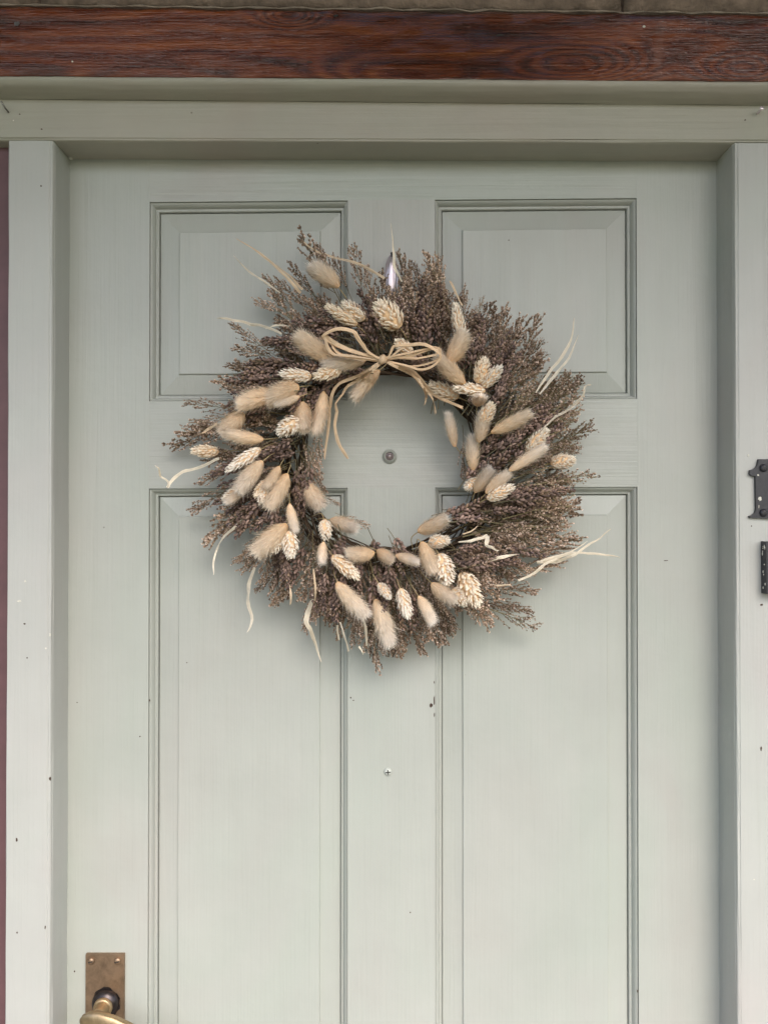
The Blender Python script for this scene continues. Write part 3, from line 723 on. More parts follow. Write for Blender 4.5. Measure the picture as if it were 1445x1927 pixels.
def sea_mesh(seed, wispy=False, V=None, Fc=None, C=None, M=None, dens=1.0):
    """branching sprig of sea lavender, length 1 along +Z, crown in the upper 70 %"""
    own = V is None
    if own: V, Fc, C = [], [], []; random.seed(seed)
    T = (lambda p: M @ p) if M is not None else (lambda p: p)
    sc = 1.0 if M is None else M.to_scale()[0]
    stemc = (0.20, 0.165, 0.09) if not wispy else (0.29, 0.25, 0.14)
    bend = Vector((rnd(-.12, .12), rnd(-.12, .12), 0)); ctr = lambda z: bend * z * z + Vector((0, 0, z))
    tube(V, Fc, [T(ctr(z)) for z in (0, .25, .5, .75, 1)], [x * sc for x in (.010, .008, .007, .005, .003)], 3, C, stemc)
    def floret(p, d, s):
        u = random.random()
        cal = (0.31, 0.22, 0.155) if u < .6 else ((0.18, 0.125, 0.085) if u < .8 else (0.32, 0.25, 0.16))
        tip = (0.42, 0.30, 0.22) if random.random() < .42 else ((0.88, 0.71, 0.60) if random.random() < .72 else (.16, .11, .085))
        d = d.normalized(); a = d.cross(Vector((.2, .7, .4))).normalized(); b = d.cross(a); k0 = len(V); w = s * .30
        Q = [p, p + d * s * .5 + a * w, p + d * s * .5 - a * w * .5 + b * w * .87, p + d * s * .5 - a * w * .5 - b * w * .87]
        e1, e2, e3 = [p + d * s * rnd(.9, 1.1) + (x * w * 1.5) for x in (a, -a * .5 + b * .87, -a * .5 - b * .87)]
        V.extend([T(q) for q in Q] + [T(e1), T(e2), T(e3)]); C.extend([cal] * 4 + [tip] * 3)
        for i, j in ((1, 2), (2, 3), (3, 1)): Fc.append((k0, k0 + j, k0 + i)); Fc.append((k0 + i, k0 + j, k0 + 3 + j, k0 + 3 + i))
    nb = int((15 if not wispy else 13) * dens); a0 = rnd(0, 6.28)
    for k in range(nb):
        t = .22 + .72 * k / nb; a = a0 + k * 2.4 + rnd(-.3, .3); L = (.36 * (1 - t) + .09) * rnd(.75, 1.2)
        out = Vector((math.cos(a), math.sin(a), 0)); d = (out * rnd(.5, .85) + Vector((0, 0, 1))).normalized(); p0 = ctr(t)
        pts = [p0, p0 + d * L * .5, p0 + d * L * .8 + Vector((0, 0, L * .12)), p0 + d * L + Vector((0, 0, L * .25))]
        tube(V, Fc, [T(q) for q in pts], [x * sc for x in (.005, .0045, .0035, .002)], 3, C, stemc)
        nf = int((15 if not wispy else 8) * dens * (.6 + L * 2))
        for i in range(nf):
            s = rnd(.25, 1.0); q = pts[0].lerp(pts[1], s / .5) if s < .5 else pts[1].lerp(pts[3], (s - .5) / .5)
            dd = d + Vector((rnd(-.8, .8), rnd(-.8, .8), rnd(-.1, .7)))
            floret(q + Vector((rnd(-.008, .008), rnd(-.008, .008), 0)), dd, rnd(.030, .048) * (1 if not wispy else .8))
        if wispy:
            for i in range(3):
                s = rnd(.3, .8); q = pts[0].lerp(pts[3], s); dd = (d + Vector((rnd(-.9, .9), rnd(-.9, .9), .3))).normalized(); ll = rnd(.04, .1)
                tube(V, Fc, [T(q), T(q + dd * ll)], [.003 * sc, .0015 * sc], 3, C, stemc); floret(q + dd * ll * .95, dd, .026)
    for i in range(int(18 * dens)):
        t = rnd(.72, 1.0); floret(ctr(t), Vector((rnd(-.6, .6), rnd(-.6, .6), 1)), rnd(.024, .038))
    if own: return py_mesh('sea_lavender_sprig', V, Fc, C, smooth=False)

BUN = [bunny_mesh(100 + i) for i in range(8)]
CAN = [canary_mesh(200 + i) for i in range(7)]
LAV = [lavender_mesh(300 + i) for i in range(9)]
SEA = [sea_mesh(400 + i) for i in range(9)]
WIS = [sea_mesh(500 + i, True) for i in range(6)]
random.seed(11)

# ------------------------------------------------------------------ wreath
CX, CY = 735.0, 865.0
wc = P(CX, CY, -0.02)
WR = empty('dried_flower_wreath', wc, 'round wreath of dried lavender, bunny tails and grass heads, raffia bow at the top', 'wreath')
def yfront(r):
    pts = [(120, -.030), (150, -.050), (200, -.078), (255, -.082), (310, -.066), (360, -.046), (430, -.035)]
    if r <= pts[0][0]: return pts[0][1]
    for (a, ya), (b, yb) in zip(pts, pts[1:]):
        if r <= b: return lerp(ya, yb, (r - a) / (b - a))
    return pts[-1][1]
def rad(px_, py_): return math.hypot(px_ - CX, py_ - CY)
def inst(name, me, mat, p0, p1, wid, roll=None, unitw=1.0):
    """put a unit-length mesh between two world points; wid = xy scale"""
    o = bpy.data.objects.new(name, me)
    if not me.materials: me.materials.append(mat)
    COL.objects.link(o); o.parent = WR
    d = p1 - p0; o.location = p0 - wc; o.rotation_mode = 'QUATERNION'
    o.rotation_quaternion = rot_to(d, rnd(0, 6.28) if roll is None else roll)
    o.scale = (wid, wid, d.length); return o

# ring of twisted vine and wire that carries everything
V, Fc, C = [], [], []
for k in range(46):
    ph = rnd(0, 6.28); rr = rnd(.2, 1) ** .6; tw = random.choice((3, 4, 5, -3)); a0 = rnd(0, 6.28); span = rnd(1.6, 4.5); pts = []
    for i in range(44):
        a = a0 + span * i / 43; b = ph + tw * a
        r = 186 + 26 * rr * math.cos(b); y = -.030 + .021 * rr * math.sin(b)
        pts.append(P(CX + r * math.cos(a), CY + 4 - r * math.sin(a), y))
    g = rnd(.6, 1.3); tube(V, Fc, pts, rnd(.0007, .0017), 4, C, (.075 * g, .052 * g, .034 * g))
o = link('vine_ring', py_mesh('vine_ring', V, Fc, C), M_TWIG, WR); o['kind'] = 'stuff'

# outline of the wreath: reach of the mass by angle (deg, px)
REACH = [(0, 340), (15, 345), (30, 338), (45, 330), (60, 318), (75, 335), (90, 318), (105, 330), (120, 348), (135, 345), (150, 335), (165, 322), (180, 325), (195, 328), (210, 312), (225, 315), (240, 318), (255, 318), (270, 335), (285, 318), (300, 308), (315, 318), (330, 332), (345, 345), (360, 340)]
def reach(a):
    a = math.degrees(a) % 360
    for (p, q), (s, t) in zip(REACH, REACH[1:]):
        if a <= s: return lerp(q, t, (a - p) / (s - p))
    return 340
def swirl(a):
    a = math.degrees(a) % 360
    tab = [(0, 24), (45, 18), (75, 6), (90, 8), (120, 16), (150, 22), (180, 10), (210, 24), (235, 34), (270, 8), (290, 14), (315, 30), (340, 26), (360, 24)]
    for (p, q), (s, t) in zip(tab, tab[1:]):
        if a <= s: return R(lerp(q, t, (a - p) / (s - p)))
    return .4
def px_at(a, r): return CX + r * math.cos(a), CY - r * math.sin(a)
def sprig(meshes, mat, name, rx, ry, tx, ty, y0, y1, wid):
    return inst(name, random.choice(meshes), mat, P(rx, ry, y0), P(tx, ty, y1), wid)

# under-layer: too many to count, one mass
V, Fc, C = [], [], []
for k in range(330):
    a = 2 * math.pi * k / 330 + rnd(-.02, .02); r0 = rnd(172, 240)
    r1 = min(reach(a) * rnd(.62, .82) * (.88 if math.cos(a) > .8 else 1), r0 + 150); d = a + swirl(a) + rnd(-.30, .30)
    rx, ry = px_at(a, r0); L = r1 - r0 + 25; tx, ty = rx + L * math.cos(d), ry - L * math.sin(d)
    y0 = rnd(-.012, -.045); y1 = rnd(-.008, yfront(r1) * .75)
    p0, p1 = P(rx, ry, y0), P(tx, ty, y1); Ln = (p1 - p0).length
    M = Matrix.Translation(p0) @ rot_to(p1 - p0, rnd(0, 6)).to_matrix().to_4x4() @ Matrix.Diagonal((Ln * .95, Ln * .95, Ln, 1))
    sea_mesh(0, False, V, Fc, C, M, dens=.62)
o = link('under_foliage', py_mesh('under_foliage', V, Fc, C, smooth=False), M_SEA, WR); o['kind'] = 'stuff'

# hand-placed outline sprigs: (root x, root y, tip x, tip y, kind)
OUT = [(650, 585, 574, 438, 's'), (640, 560, 600, 462, 's'), (690, 580, 660, 458, 's'), (665, 570, 625, 480, 's'), (700, 590, 690, 500, 's'), (775, 590, 758, 478, 's'), (850, 600, 803, 474, 's'), (830, 590, 822, 478, 's'), (800, 590, 780, 500, 's'), (868, 640, 878, 540, 's'),
       (930, 690, 955, 575, 's'), (935, 700, 978, 592, 's'), (925, 680, 938, 600, 's'), (960, 720, 1022, 596, 's'), (970, 740, 1000, 640, 'w'), (890, 620, 905, 560, 'w'),
       (980, 820, 1085, 700, 'w'), (960, 850, 1095, 745, 'w'), (1000, 800, 1060, 700, 'w'), (1010, 850, 1118, 800, 'w'), (960, 790, 1080, 730, 'w'), (990, 860, 1075, 780, 'w'), (1000, 880, 1095, 810, 'w'), (930, 800, 1045, 705, 'w'), (970, 870, 1090, 770, 'w'), (980, 900, 1080, 840, 'w'), (950, 860, 1050, 760, 'w'), (940, 900, 1060, 830, 'w'),
       (920, 980, 1085, 958, 'w'), (900, 1000, 1088, 945, 's'), (930, 1000, 1070, 985, 's'), (900, 980, 1075, 1000, 'w'), (920, 1040, 1088, 1018, 's'), (930, 1050, 1075, 1035, 's'), (900, 1020, 1050, 1000, 'w'), (900, 960, 1062, 920, 's'), (880, 980, 1030, 950, 'w'), (870, 1010, 1020, 975, 'w'), (940, 1080, 1060, 1060, 's'), (960, 900, 1072, 905, 's'),
       (900, 1140, 1014, 1172, 'w'), (890, 1120, 1002, 1150, 's'), (900, 1110, 1010, 1108, 's'), (870, 1120, 960, 1150, 's'),
       (440, 770, 350, 756, 's'), (460, 790, 320, 832, 's'), (450, 800, 335, 812, 's'), (450, 780, 372, 790, 's'), (470, 830, 380, 800, 's'), (520, 670, 432, 612, 's'), (540, 680, 440, 655, 's'), (520, 700, 425, 690, 's'), (530, 730, 418, 726, 's'), (550, 600, 478, 560, 's'), (560, 590, 500, 515, 's'), (600, 600, 520, 530, 's'), (610, 580, 545, 500, 's'),
       (470, 900, 360, 962, 's'), (460, 870, 372, 905, 's'), (500, 920, 388, 1027, 's'), (480, 960, 420, 1010, 's'), (520, 1000, 440, 1055, 's'), (530, 1020, 455, 1080, 's'), (540, 1060, 483, 1112, 's'), (570, 1080, 512, 1140, 's'),
       (600, 1090, 575, 1190, 's'), (640, 1100, 640, 1200, 's'), (680, 1130, 668, 1215, 's'), (690, 1140, 700, 1240, 's'), (700, 1140, 716, 1258, 's'), (715, 1130, 732, 1240, 's'), (690, 1130, 722, 1225, 's'), (770, 1120, 832, 1216, 's'), (790, 1110, 862, 1185, 's'), (780, 1100, 800, 1190, 's'), (800, 1100, 850, 1170, 's'),
       (630, 965, 695, 992, 's'), (600, 930, 640, 950, 's'), (850, 900, 862, 880, 's'), (600, 790, 600, 880, 's'), (560, 800, 598, 900, 's'), (580, 830, 560, 930, 's'), (550, 830, 610, 930, 's'), (590, 840, 585, 940, 's'), (620, 990, 650, 1060, 's'), (860, 960, 830, 1000, 's'), (850, 1000, 960, 950, 's'), (870, 800, 880, 900, 's')]
OUT = [o_ for o_ in OUT if o_[:2] not in ((850, 900), (860, 960), (590, 840))]
nsea = 0
for rx, ry, tx, ty, kd in OUT:
    r0, r1 = rad(rx, ry), rad(tx, ty)
    L = math.hypot(tx - rx, ty - ry) * px
    sprig(SEA if kd == 's' else WIS, M_SEA, 'sea_lavender_sprig', rx, ry, tx, ty, yfront(r0) * rnd(.55, .95), yfront(r1) * rnd(.45, 1.15), L * rnd(.55, .8) if kd == 's' else L * rnd(.8, 1.0)); nsea += 1
# the body of the wreath
while nsea < 298:
    a = 2 * math.pi * nsea / 211 * 1.618; a += rnd(-.06, .06)
    r0 = rnd(166, 275); d = a + swirl(a) + rnd(-.34, .34); L = min(rnd(80, 140), reach(a) * rnd(.92, 1.16) - r0 + 15)
    if L < 50: L = 55
    rx, ry = px_at(a, r0); tx, ty = rx + L * math.cos(d), ry - L * math.sin(d); r1 = rad(tx, ty)
    deg = math.degrees(a) % 360; kd = WIS if (deg < 32 or deg > 325) and random.random() < .8 else SEA
    sprig(kd, M_SEA, 'sea_lavender_sprig', rx, ry, tx, ty, yfront(r0) * rnd(.45, .92), yfront(r1) * rnd(.5, 1.12), L * px * rnd(.75, 1.05)); nsea += 1

# lavender bundles: (centre x, centre y, direction deg, count, spread px)
LB = [(545, 588, 168, 9, 26), (610, 618, 172, 8, 24), (500, 690, 180, 12, 28), (565, 650, 176, 8, 22), (505, 728, 184, 8, 22), (455, 770, 196, 5, 16), (690, 590, 125, 7, 26), (655, 560, 140, 6, 24), (790, 595, 100, 9, 26), (825, 560, 97, 8, 20), (873, 578, 84, 3, 6), (905, 640, 86, 4, 10),
      (940, 690, 68, 13, 28), (975, 660, 62, 8, 22), (925, 735, 62, 7, 20), (965, 825, 42, 7, 22), (1010, 800, 45, 5, 20), (940, 850, 45, 5, 20), (990, 945, 12, 10, 22), (1030, 925, 12, 5, 16), (965, 1050, 2, 8, 22), (950, 1095, -6, 8, 20), (990, 1080, 0, 5, 16), (900, 1060, 0, 6, 20),
      (620, 1120, 268, 8, 24), (575, 1110, 266, 6, 18), (530, 1060, 262, 9, 26), (505, 1100, 252, 6, 20), (475, 965, 222, 10, 26), (425, 935, 214, 7, 22), (440, 875, 202, 7, 22), (540, 995, 262, 6, 22), (690, 1105, 272, 6, 24), (820, 1150, 308, 4, 16), (700, 1010, 335, 4, 18),
      (645, 712, 190, 3, 12), (795, 688, 330, 5, 16), (600, 760, 230, 5, 18), (575, 700, 180, 5, 16), (870, 655, 80, 4, 16), (740, 1070, 300, 5, 20), (770, 1150, 285, 3, 14), (655, 1060, 290, 5, 20), (570, 930, 262, 5, 20), (890, 870, 60, 5, 20), (500, 860, 205, 4, 20), (890, 960, 15, 5, 18), (840, 700, 70, 4, 14)]
nl = 0
for bx_, by_, dg, n_, spd in LB:
    for k in range(n_):
        if nl >= 298: break
        cx_, cy_ = bx_ + random.gauss(0, spd * .8), by_ + random.gauss(0, spd * .62); d = R(dg + random.gauss(0, 9)); L = rnd(62, 88)
        r = rad(cx_, cy_)
        if r < 162 or r > reach(math.atan2(CY - cy_, cx_ - CX)) * .93: continue
        y = yfront(r) * rnd(.80, 1.08); dy = rnd(-.012, .012)
        sprig(LAV, M_LAV, 'lavender_spike', cx_ - L / 2 * math.cos(d), cy_ + L / 2 * math.sin(d), cx_ + L / 2 * math.cos(d), cy_ - L / 2 * math.sin(d), y - dy, y + dy, L * px * rnd(.92, 1.1)); nl += 1

# heads placed from the photograph: (tip x, tip y, base x, base y, width)
BT = [(588, 495, 638, 540, 33), (559, 633, 632, 683, 31), (612, 691, 688, 677, 25), (661, 741, 714, 697, 25), (447, 751, 522, 742, 32), (500, 742, 563, 728, 34), (519, 763, 564, 746, 18), (418, 815, 459, 778, 30), (430, 823, 496, 827, 24), (571, 808, 570, 757, 27), (603, 814, 609, 737, 25),
      (882, 632, 843, 682, 30), (820, 676, 874, 722, 27), (902, 742, 897, 764, 22), (914, 778, 900, 832, 25), (996, 783, 924, 814, 24), (844, 778, 856, 841, 19), (1024, 842, 958, 886, 21), (888, 820, 890, 885, 23), (922, 884, 893, 926, 23), (955, 889, 914, 928, 20), (842, 983, 786, 1000, 27),
      (818, 1076, 793, 1020, 28), (852, 1134, 812, 1098, 25), (788, 1058, 745, 1045, 18), (738, 1056, 710, 1035, 20), (738, 1211, 706, 1128, 29), (820, 1168, 787, 1122, 22), (448, 920, 494, 868, 28), (504, 922, 526, 878, 20), (510, 957, 541, 892, 28), (602, 954, 572, 908, 30), (552, 999, 545, 948, 18),
      (482, 1042, 540, 987, 33), (672, 994, 622, 978, 27), (654, 1050, 704, 1040, 25), (683, 1162, 634, 1096, 31), (602, 1060, 609, 1020, 16), (428, 948, 462, 918, 17)]
CG = [(608, 571, 672, 611, 26), (639, 565, 686, 601, 28), (702, 562, 753, 616, 43), (520, 703, 586, 708, 27), (584, 711, 643, 693, 29), (354, 848, 412, 850, 25), (517, 818, 564, 790, 32), (855, 564, 867, 637, 27), (740, 637, 775, 665, 25), (914, 667, 900, 721, 30), (946, 685, 908, 728, 28), (847, 728, 912, 736, 25), (802, 719, 862, 748, 29),
      (929, 752, 905, 800, 29), (1034, 803, 990, 850, 26), (1087, 864, 1036, 872, 29), (871, 921, 902, 904, 24), (971, 913, 916, 938, 28), (851, 1016, 806, 1021, 26), (846, 1105, 826, 1043, 40), (904, 1147, 868, 1078, 40), (882, 1141, 852, 1108, 30), (770, 1170, 753, 1108, 26), (737, 1130, 712, 1098, 20),
      (421, 889, 491, 845, 26), (416, 945, 452, 922, 26), (489, 952, 506, 908, 25), (548, 1056, 545, 999, 28), (513, 1044, 530, 1000, 26), (615, 1021, 611, 978, 26), (680, 1093, 626, 1046, 27), (478, 938, 500, 905, 20)]
def heads(lst, meshes, mat, name, unitw, extra):
    for i, (tx, ty, bx_, by_, w) in enumerate(lst):
        rt, rb = rad(tx, ty), rad(bx_, by_); rm = (rt + rb) / 2
        y = yfront(rm) - .010 - extra - rnd(0, .006)
        yb, yt = y + .006, y - rnd(-.002, .006)
        p0, p1 = P(bx_, by_, yb), P(tx, ty, yt)
        wd_ = w * px * (1 + y / .94) / unitw * rnd(.92, 1.1)
        o = inst(name, meshes[i % len(meshes)], mat, p0, p1, wd_)
        # its straw stalk, running back into the mass
        d = (p0 - p1).normalized(); ca_ = math.atan2(CY - by_, bx_ - CX); tg = P(CX + 190 * math.cos(ca_ - .12), CY - 190 * math.sin(ca_ - .12), -.03)
        q1 = (p0 + d * .008).lerp(tg, .15); q2 = (p0 + d * .010).lerp(tg, .55); q3 = tg
        V, Fc, C = [], [], []; tube(V, Fc, catmull([p0 - d * .004, q1, q2, q3], 3), .00055, 4, C, (.55, .44, .24))
        s = link('stalk', py_mesh('stalk', V, Fc, C), M_STRAW); s.parent = WR; s.location = -wc
heads(CG, CAN, M_HUSK, 'canary_grass_head', .52, 0.0)
heads(BT, BUN, M_FUR, 'bunny_tail', .39, 0.003)

# ------------------------------------------------------------------ raffia and straw blades
def ribbon(name, pts, widths, parent, col=(.72, .60, .42), seed=0, fold=.35, twist=.5, sub=6):
    """pts: world Vectors; a thin folded blade, real thickness, slowly twisting"""
    P_ = catmull(pts, sub); n = len(P_); V, Fc, C = [], [], []
    P_ = [p + Vector((noise.noise(Vector((q * .35, seed, 0))), 0, noise.noise(Vector((q * .35, seed, 7))))) * .0011 for q, p in enumerate(P_)]
    for i, p in enumerate(P_):
        t = (P_[min(i + 1, n - 1)] - P_[max(i - 1, 0)]).normalized(); s = i / (n - 1)
        k = s * (len(widths) - 1); w = lerp(widths[int(k)], widths[min(int(k) + 1, len(widths) - 1)], k - int(k)) * .5
        side = t.cross(Vector((0, 1, 0))).normalized(); nor = side.cross(t).normalized()
        a = twist * noise.noise(Vector((s * 4 + seed * 1.7, seed, 0))) * 2.2
        sd = side * math.cos(a) + nor * math.sin(a); nn = nor * math.cos(a) - side * math.sin(a)
        w *= 1 + .30 * noise.noise(Vector((s * 11, seed * 2.3, 4)))
        cr = fold * w * (.6 + .9 * noise.noise(Vector((s * 7, seed, 9))))
        row = [(-1, 0, .95), (-.55, .55, 1.06), (-.1, .15, .76), (.4, .5, 1.05), (1, 0, .92), (0, -.35, .85)]
        for u, v_, g in row:
            V.append(p + sd * (u * w) + nn * (v_ * cr + (-.0001 if u == 0 else .0001)))
            g *= 1 + .16 * noise.noise(Vector((s * 9, u * 2, seed)))
            C.append(tuple(min(.95, c_ * g) for c_ in col))
    for i in range(n - 1):
        for j in range(6): Fc.append((i * 6 + j, i * 6 + (j + 1) % 6, i * 6 + 6 + (j + 1) % 6, i * 6 + 6 + j))
    Fc.append(tuple(range(6))); Fc.append(tuple(range(len(V) - 6, len(V))))
    return link(name, py_mesh(name, V, Fc, C, smooth=False), M_STRAW, parent)
PALE = (.94, .87, .73); TAN = (.86, .70, .50)
BL = [([(445, 449), (480, 470), (515, 498), (545, 527), (566, 552)], [1, 5, 6, 6], TAN, 0), ([(520, 498), (545, 520), (570, 545)], [1, 4, 5], TAN, 0), ([(440, 481), (468, 510), (497, 529), (527, 551)], [1, 4, 4, 3], PALE, 0), ([(409, 599), (422, 599), (445, 603), (472, 610), (494, 613), (530, 628)], [1.5, 5, 6, 6, 4], PALE, 0), ([(500, 618), (520, 612), (545, 614)], [3, 4, 3], PALE, 0),
      ([(572, 455), (590, 470), (620, 482), (680, 498), (722, 524)], [2, 4, 6, 5], TAN, 0), ([(735, 420), (738, 445), (741, 480), (743, 505), (757, 530)], [.6, 2, 5, 6, 3], PALE, 0),
      ([(1080, 598), (1074, 640), (1050, 680), (1030, 705), (1008, 738)], [1, 5, 7, 6, 3], PALE, 0), ([(1088, 630), (1070, 672), (1040, 710), (1015, 742)], [1, 5, 6, 3], PALE, 0), ([(1112, 724), (1100, 728), (1096, 745), (1070, 770), (1045, 785), (1022, 806)], [2, 4, 5, 6, 5, 3], PALE, 0),
      ([(292, 876), (299, 882), (304, 897), (318, 908), (316, 917), (326, 902), (345, 888), (375, 880), (412, 862)], [1.5, 4, 4, 5, 6, 7, 6, 7, 5], PALE, 0), ([(402, 1082), (402, 1060), (408, 1035), (420, 1012), (445, 990), (470, 965)], [1, 4, 4, 5, 6, 4], PALE, 0),
      ([(465, 1190), (475, 1165), (467, 1135), (469, 1100), (480, 1068)], [1, 6, 8, 8, 5], PALE, 0), ([(605, 1246), (594, 1215), (586, 1188), (577, 1172), (580, 1150), (590, 1128)], [1, 7, 8, 10, 11, 5], PALE, 0), ([(690, 1217), (688, 1185), (681, 1155), (676, 1130)], [4, 5, 4, 3], PALE, 0), ([(656, 1226), (648, 1196), (640, 1170)], [4, 3.5, 3], PALE, 0), ([(638, 1204), (634, 1176)], [3.5, 4], PALE, 0), ([(683, 1232), (676, 1216)], [1, 4], PALE, 0),
      ([(1166, 1049), (1140, 1044), (1112, 1042), (1085, 1040), (1050, 1046), (1015, 1058)], [1, 4, 5, 5, 7, 6], PALE, 0), ([(1149, 995), (1128, 1012), (1100, 1030), (1075, 1047), (1045, 1056), (1010, 1058)], [.8, 3, 5, 6, 7, 6], PALE, 0), ([(1105, 1018), (1060, 1046), (1025, 1062), (1003, 1080), (975, 1092)], [.8, 4, 5, 6, 4], PALE, 0),
      ([(938, 1036), (925, 1031), (915, 1025), (917, 1010), (905, 1012), (885, 1018), (862, 1020)], [2, 5, 8, 9, 6, 5, 3], PALE, 0), ([(972, 1044), (950, 1047), (925, 1053), (902, 1062)], [2, 6, 8, 3], PALE, 0), ([(870, 1005), (885, 1000), (900, 990)], [2, 3, 1], TAN, 0), ([(960, 1100), (930, 1102), (910, 1096)], [3, 4, 2], TAN, 0), ([(380, 815), (392, 808), (408, 798)], [2, 7, 4], TAN, 0),
      ([(455, 760), (480, 748), (500, 742)], [2, 3, 2], TAN, 0), ([(545, 1100), (548, 1122), (546, 1138)], [2, 5, 2], TAN, 0), ([(590, 1070), (594, 1110), (592, 1130)], [3, 5, 3], TAN, 0), ([(870, 575), (850, 535), (846, 528)], [3, 5, 2], TAN, 0)]
for i, (pts, ws, col, _) in enumerate(BL):
    w = []
    for j, (a, b) in enumerate(pts):
        r = rad(a, b); w.append(P(a, b, (yfront(r) - .006) * (1.0 if r < 380 else 1.1) + .006 * math.sin(j * 1.7 + i)))
    ribbon('straw_blade', w, [x * px * .85 for x in ws], WR, col, i + 1, fold=.5, twist=.55, sub=4)

bow = bpy.data.objects.new('bow', None); COL.objects.link(bow); bow.parent = WR; KN = P(720, 677, -.104); bow.location = KN - wc
YB = -.104
def br(name, pts, ws, seed, ys=None):
    w = [P(a, b, (ys[j] if ys else YB)) for j, (a, b) in enumerate(pts)]
    ribbon(name, w, [x * px * .80 for x in ws], bow, (.88, .69, .47), seed, .5, .45, 2)
    o2 = [p + Vector((.0011 * math.sin(j * 1.3 + seed), .0012, .0013 * math.cos(j * .9 + seed))) for j, p in enumerate(w)]
    ribbon(name, o2, [x * px * .42 for x in ws], bow, (.80, .60, .39), seed + 50, .5, .6, 3)
def jit(pts, k, seed):
    random.seed(seed); n = len(pts) - 1
    return [(a + rnd(-k, k) * min(1, i, n - i), b + rnd(-k, k) * min(1, i, n - i)) for i, (a, b) in enumerate(pts)]
L1 = [(720, 677), (695, 664), (685, 652), (672, 632), (663, 623), (640, 618), (622, 623), (607, 634), (622, 643), (655, 658), (690, 668), (720, 677)]
L2 = [(720, 678), (690, 673), (650, 669), (628, 667), (617, 655), (612, 638), (610, 630), (625, 640), (655, 656), (720, 677)]
yy1 = [-.106, -.113, -.118, -.124, -.126, -.128, -.126, -.120, -.116, -.114, -.110, -.106]
br('loop', L1, [4, 5, 6, 7, 7, 7, 7, 6, 7, 6, 5, 4], 1, yy1)
br('loop', jit(L1, 2, 3), [3, 3, 4, 3, 3, 3, 4, 4, 3, 3], 2, [y + .002 for y in yy1])
br('loop', L2, [4, 5, 5, 5, 6, 6, 5, 4, 3], 3, [-.105, -.108, -.111, -.113, -.116, -.119, -.120, -.117, -.113, -.105])
br('loop', jit([(720, 679), (690, 676), (655, 671), (634, 662), (622, 645), (615, 636)], 1.5, 5), [3, 4, 4, 4, 4, 2], 4, [-.104, -.106, -.108, -.111, -.114, -.118])
R1 = [(722, 676), (732, 670), (738, 656), (745, 650), (770, 649), (790, 647), (808, 651), (822, 660), (828, 672), (820, 685), (805, 693), (785, 694), (760, 686), (728, 679)]
yr1 = [-.105, -.109, -.113, -.116, -.121, -.125, -.127, -.126, -.123, -.119, -.115, -.112, -.108, -.104]
br('loop', R1, [3, 4, 5, 5, 6, 7, 6, 6, 5, 5, 5, 5, 4, 3], 6, yr1)
R2 = [(722, 677), (745, 673), (770, 671), (790, 663), (812, 656), (825, 656), (828, 668), (822, 678), (800, 686), (775, 689), (760, 688)]
br('loop', R2, [3, 4, 5, 5, 6, 5, 4, 4, 4, 3, 2], 7, [-.105, -.110, -.114, -.118, -.121, -.121, -.118, -.115, -.111, -.108, -.105])
R3 = [(722, 677), (750, 672), (785, 674), (812, 669), (822, 664), (820, 655), (800, 657), (770, 664), (745, 668), (722, 676)]
br('loop', R3, [3, 4, 4, 4, 4, 4, 4, 4, 4, 3], 8, [-.106, -.111, -.116, -.121, -.124, -.125, -.122, -.118, -.112, -.106])
br('loop', [(724, 676), (736, 672), (748, 660), (762, 652), (778, 650)], [3, 4, 4, 3, 2], 9, [-.106, -.110, -.115, -.118, -.120])
TL = [([(718, 679), (700, 692), (675, 706), (648, 717), (633, 727), (625, 742), (622, 758), (620, 785), (617, 815), (610, 861)], [4, 6, 7, 7, 6, 7, 7, 6, 6, 4]), ([(718, 680), (700, 697), (680, 712), (655, 726), (645, 742), (632, 758), (634, 775), (630, 800), (636, 830), (646, 850), (655, 863)], [4, 6, 8, 7, 4, 4, 6, 6, 8, 8, 4]),
      ([(719, 679), (695, 696), (668, 710), (640, 722), (628, 736), (624, 752)], [3, 4, 4, 4, 4, 3]),
      ([(724, 679), (750, 688), (772, 700), (788, 714), (802, 732), (820, 744), (845, 756), (870, 767)], [4, 7, 8, 8, 8, 6, 5, 6]), ([(724, 680), (748, 692), (775, 706), (790, 722), (806, 742)], [3, 5, 5, 5, 4]), ([(786, 712), (796, 730), (802, 745), (801, 753), (799, 761)], [4, 5, 5, 4, 1.5]), ([(806, 740), (814, 752), (818, 765), (820, 778)], [3, 3, 2.5, 1.5]), ([(724, 678), (755, 686), (780, 700), (800, 722), (815, 738)], [3, 4, 5, 4, 3])]
for i, (pts, ws) in enumerate(TL):
    n_ = len(pts); ys = []
    for j, (a, b) in enumerate(pts):
        r = rad(a, b); ys.append(min(yfront(r) - .016, -.060) if j > 1 else -.103)
    br('tail', pts, ws, 20 + i, ys)
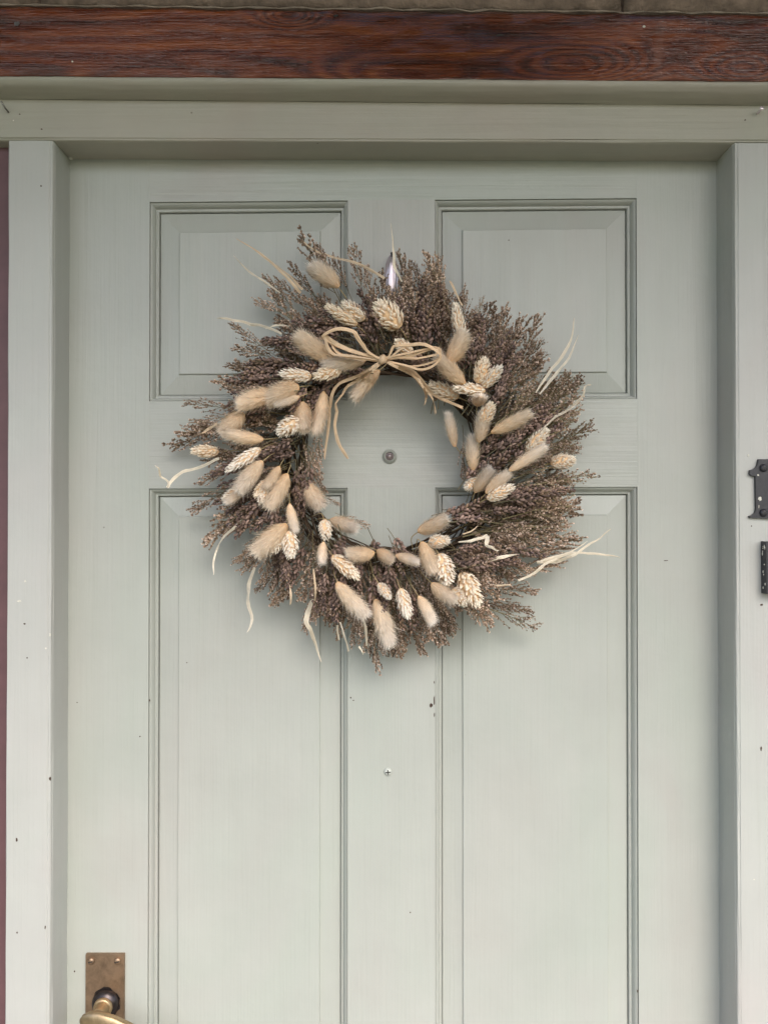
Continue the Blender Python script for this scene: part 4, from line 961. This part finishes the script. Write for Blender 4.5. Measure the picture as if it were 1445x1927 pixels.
# the knot
bm = bmesh.new()
for k in range(3):
    V = []
    s = Matrix.Translation(KN + Vector((0, -.002, 0))) @ Matrix.Rotation(R(18 + k * 7), 4, 'Y') @ Matrix.Diagonal((.0036 + k * .0007, .0052 - k * .0006, .0058 - k * .0004, 1))
    bmesh.ops.create_icosphere(bm, subdivisions=2, radius=1, matrix=s)
me = bpy.data.meshes.new('knot'); bm.to_mesh(me); bm.free()
a = me.color_attributes.new('Col', 'FLOAT_COLOR', 'POINT'); a.data.foreach_set('color', [.70, .54, .36, 1] * len(me.vertices))
me.polygons.foreach_set('use_smooth', [True] * len(me.polygons)); link('knot', me, M_STRAW, bow)

# ------------------------------------------------------------------ hanger plate and nail on the door
hk = empty('wreath_hanger', P(737, 520, 0), 'shiny oval metal hanger nailed to the door at the top of the wreath', 'hook')
out2 = []
for i in range(32):
    a = 2 * math.pi * i / 32; s = math.sin(a); w = 13.5 * (1 - .30 * max(0, s) ** 3); out2.append((736.5 + w * math.cos(a), 521 - 43 * s))
bm = bmesh.new(); q = [P(a, b, -.004) for a, b in out2]
cen = bm.verts.new(P(737, 515, -.0062)); vs = [bm.verts.new(p) for p in q]; mids = [bm.verts.new(p.lerp(cen.co, .45) + Vector((0, -.0006, 0))) for p in q]
bk = [bm.verts.new(p + Vector((0, .0035, 0))) for p in q]
for i in range(32):
    j = (i + 1) % 32; bm.faces.new((vs[i], vs[j], mids[j], mids[i])); bm.faces.new((mids[i], mids[j], cen)); bm.faces.new((bk[i], bk[j], vs[j], vs[i]))
bm.faces.new(bk[::-1]); bm_obj('plate', bm, M_STEEL, hk, True)
nail((737, 483), -.006, .009, (0, .0005), .0011, M_IRON, hk, 1.6)
V, Fc = [], []
tube(V, Fc, catmull([P(737, 484, -.012), P(732, 500, -.012), P(730, 540, -.014), P(733, 600, -.025), P(738, 665, -.030)], 5), .0006, 5)
tube(V, Fc, catmull([P(738, 484, -.012), P(743, 500, -.012), P(745, 540, -.014), P(742, 600, -.025), P(738, 665, -.030)], 5), .0006, 5)
link('hanging_wire', py_mesh('hanging_wire', V, Fc), M_NAIL, hk)
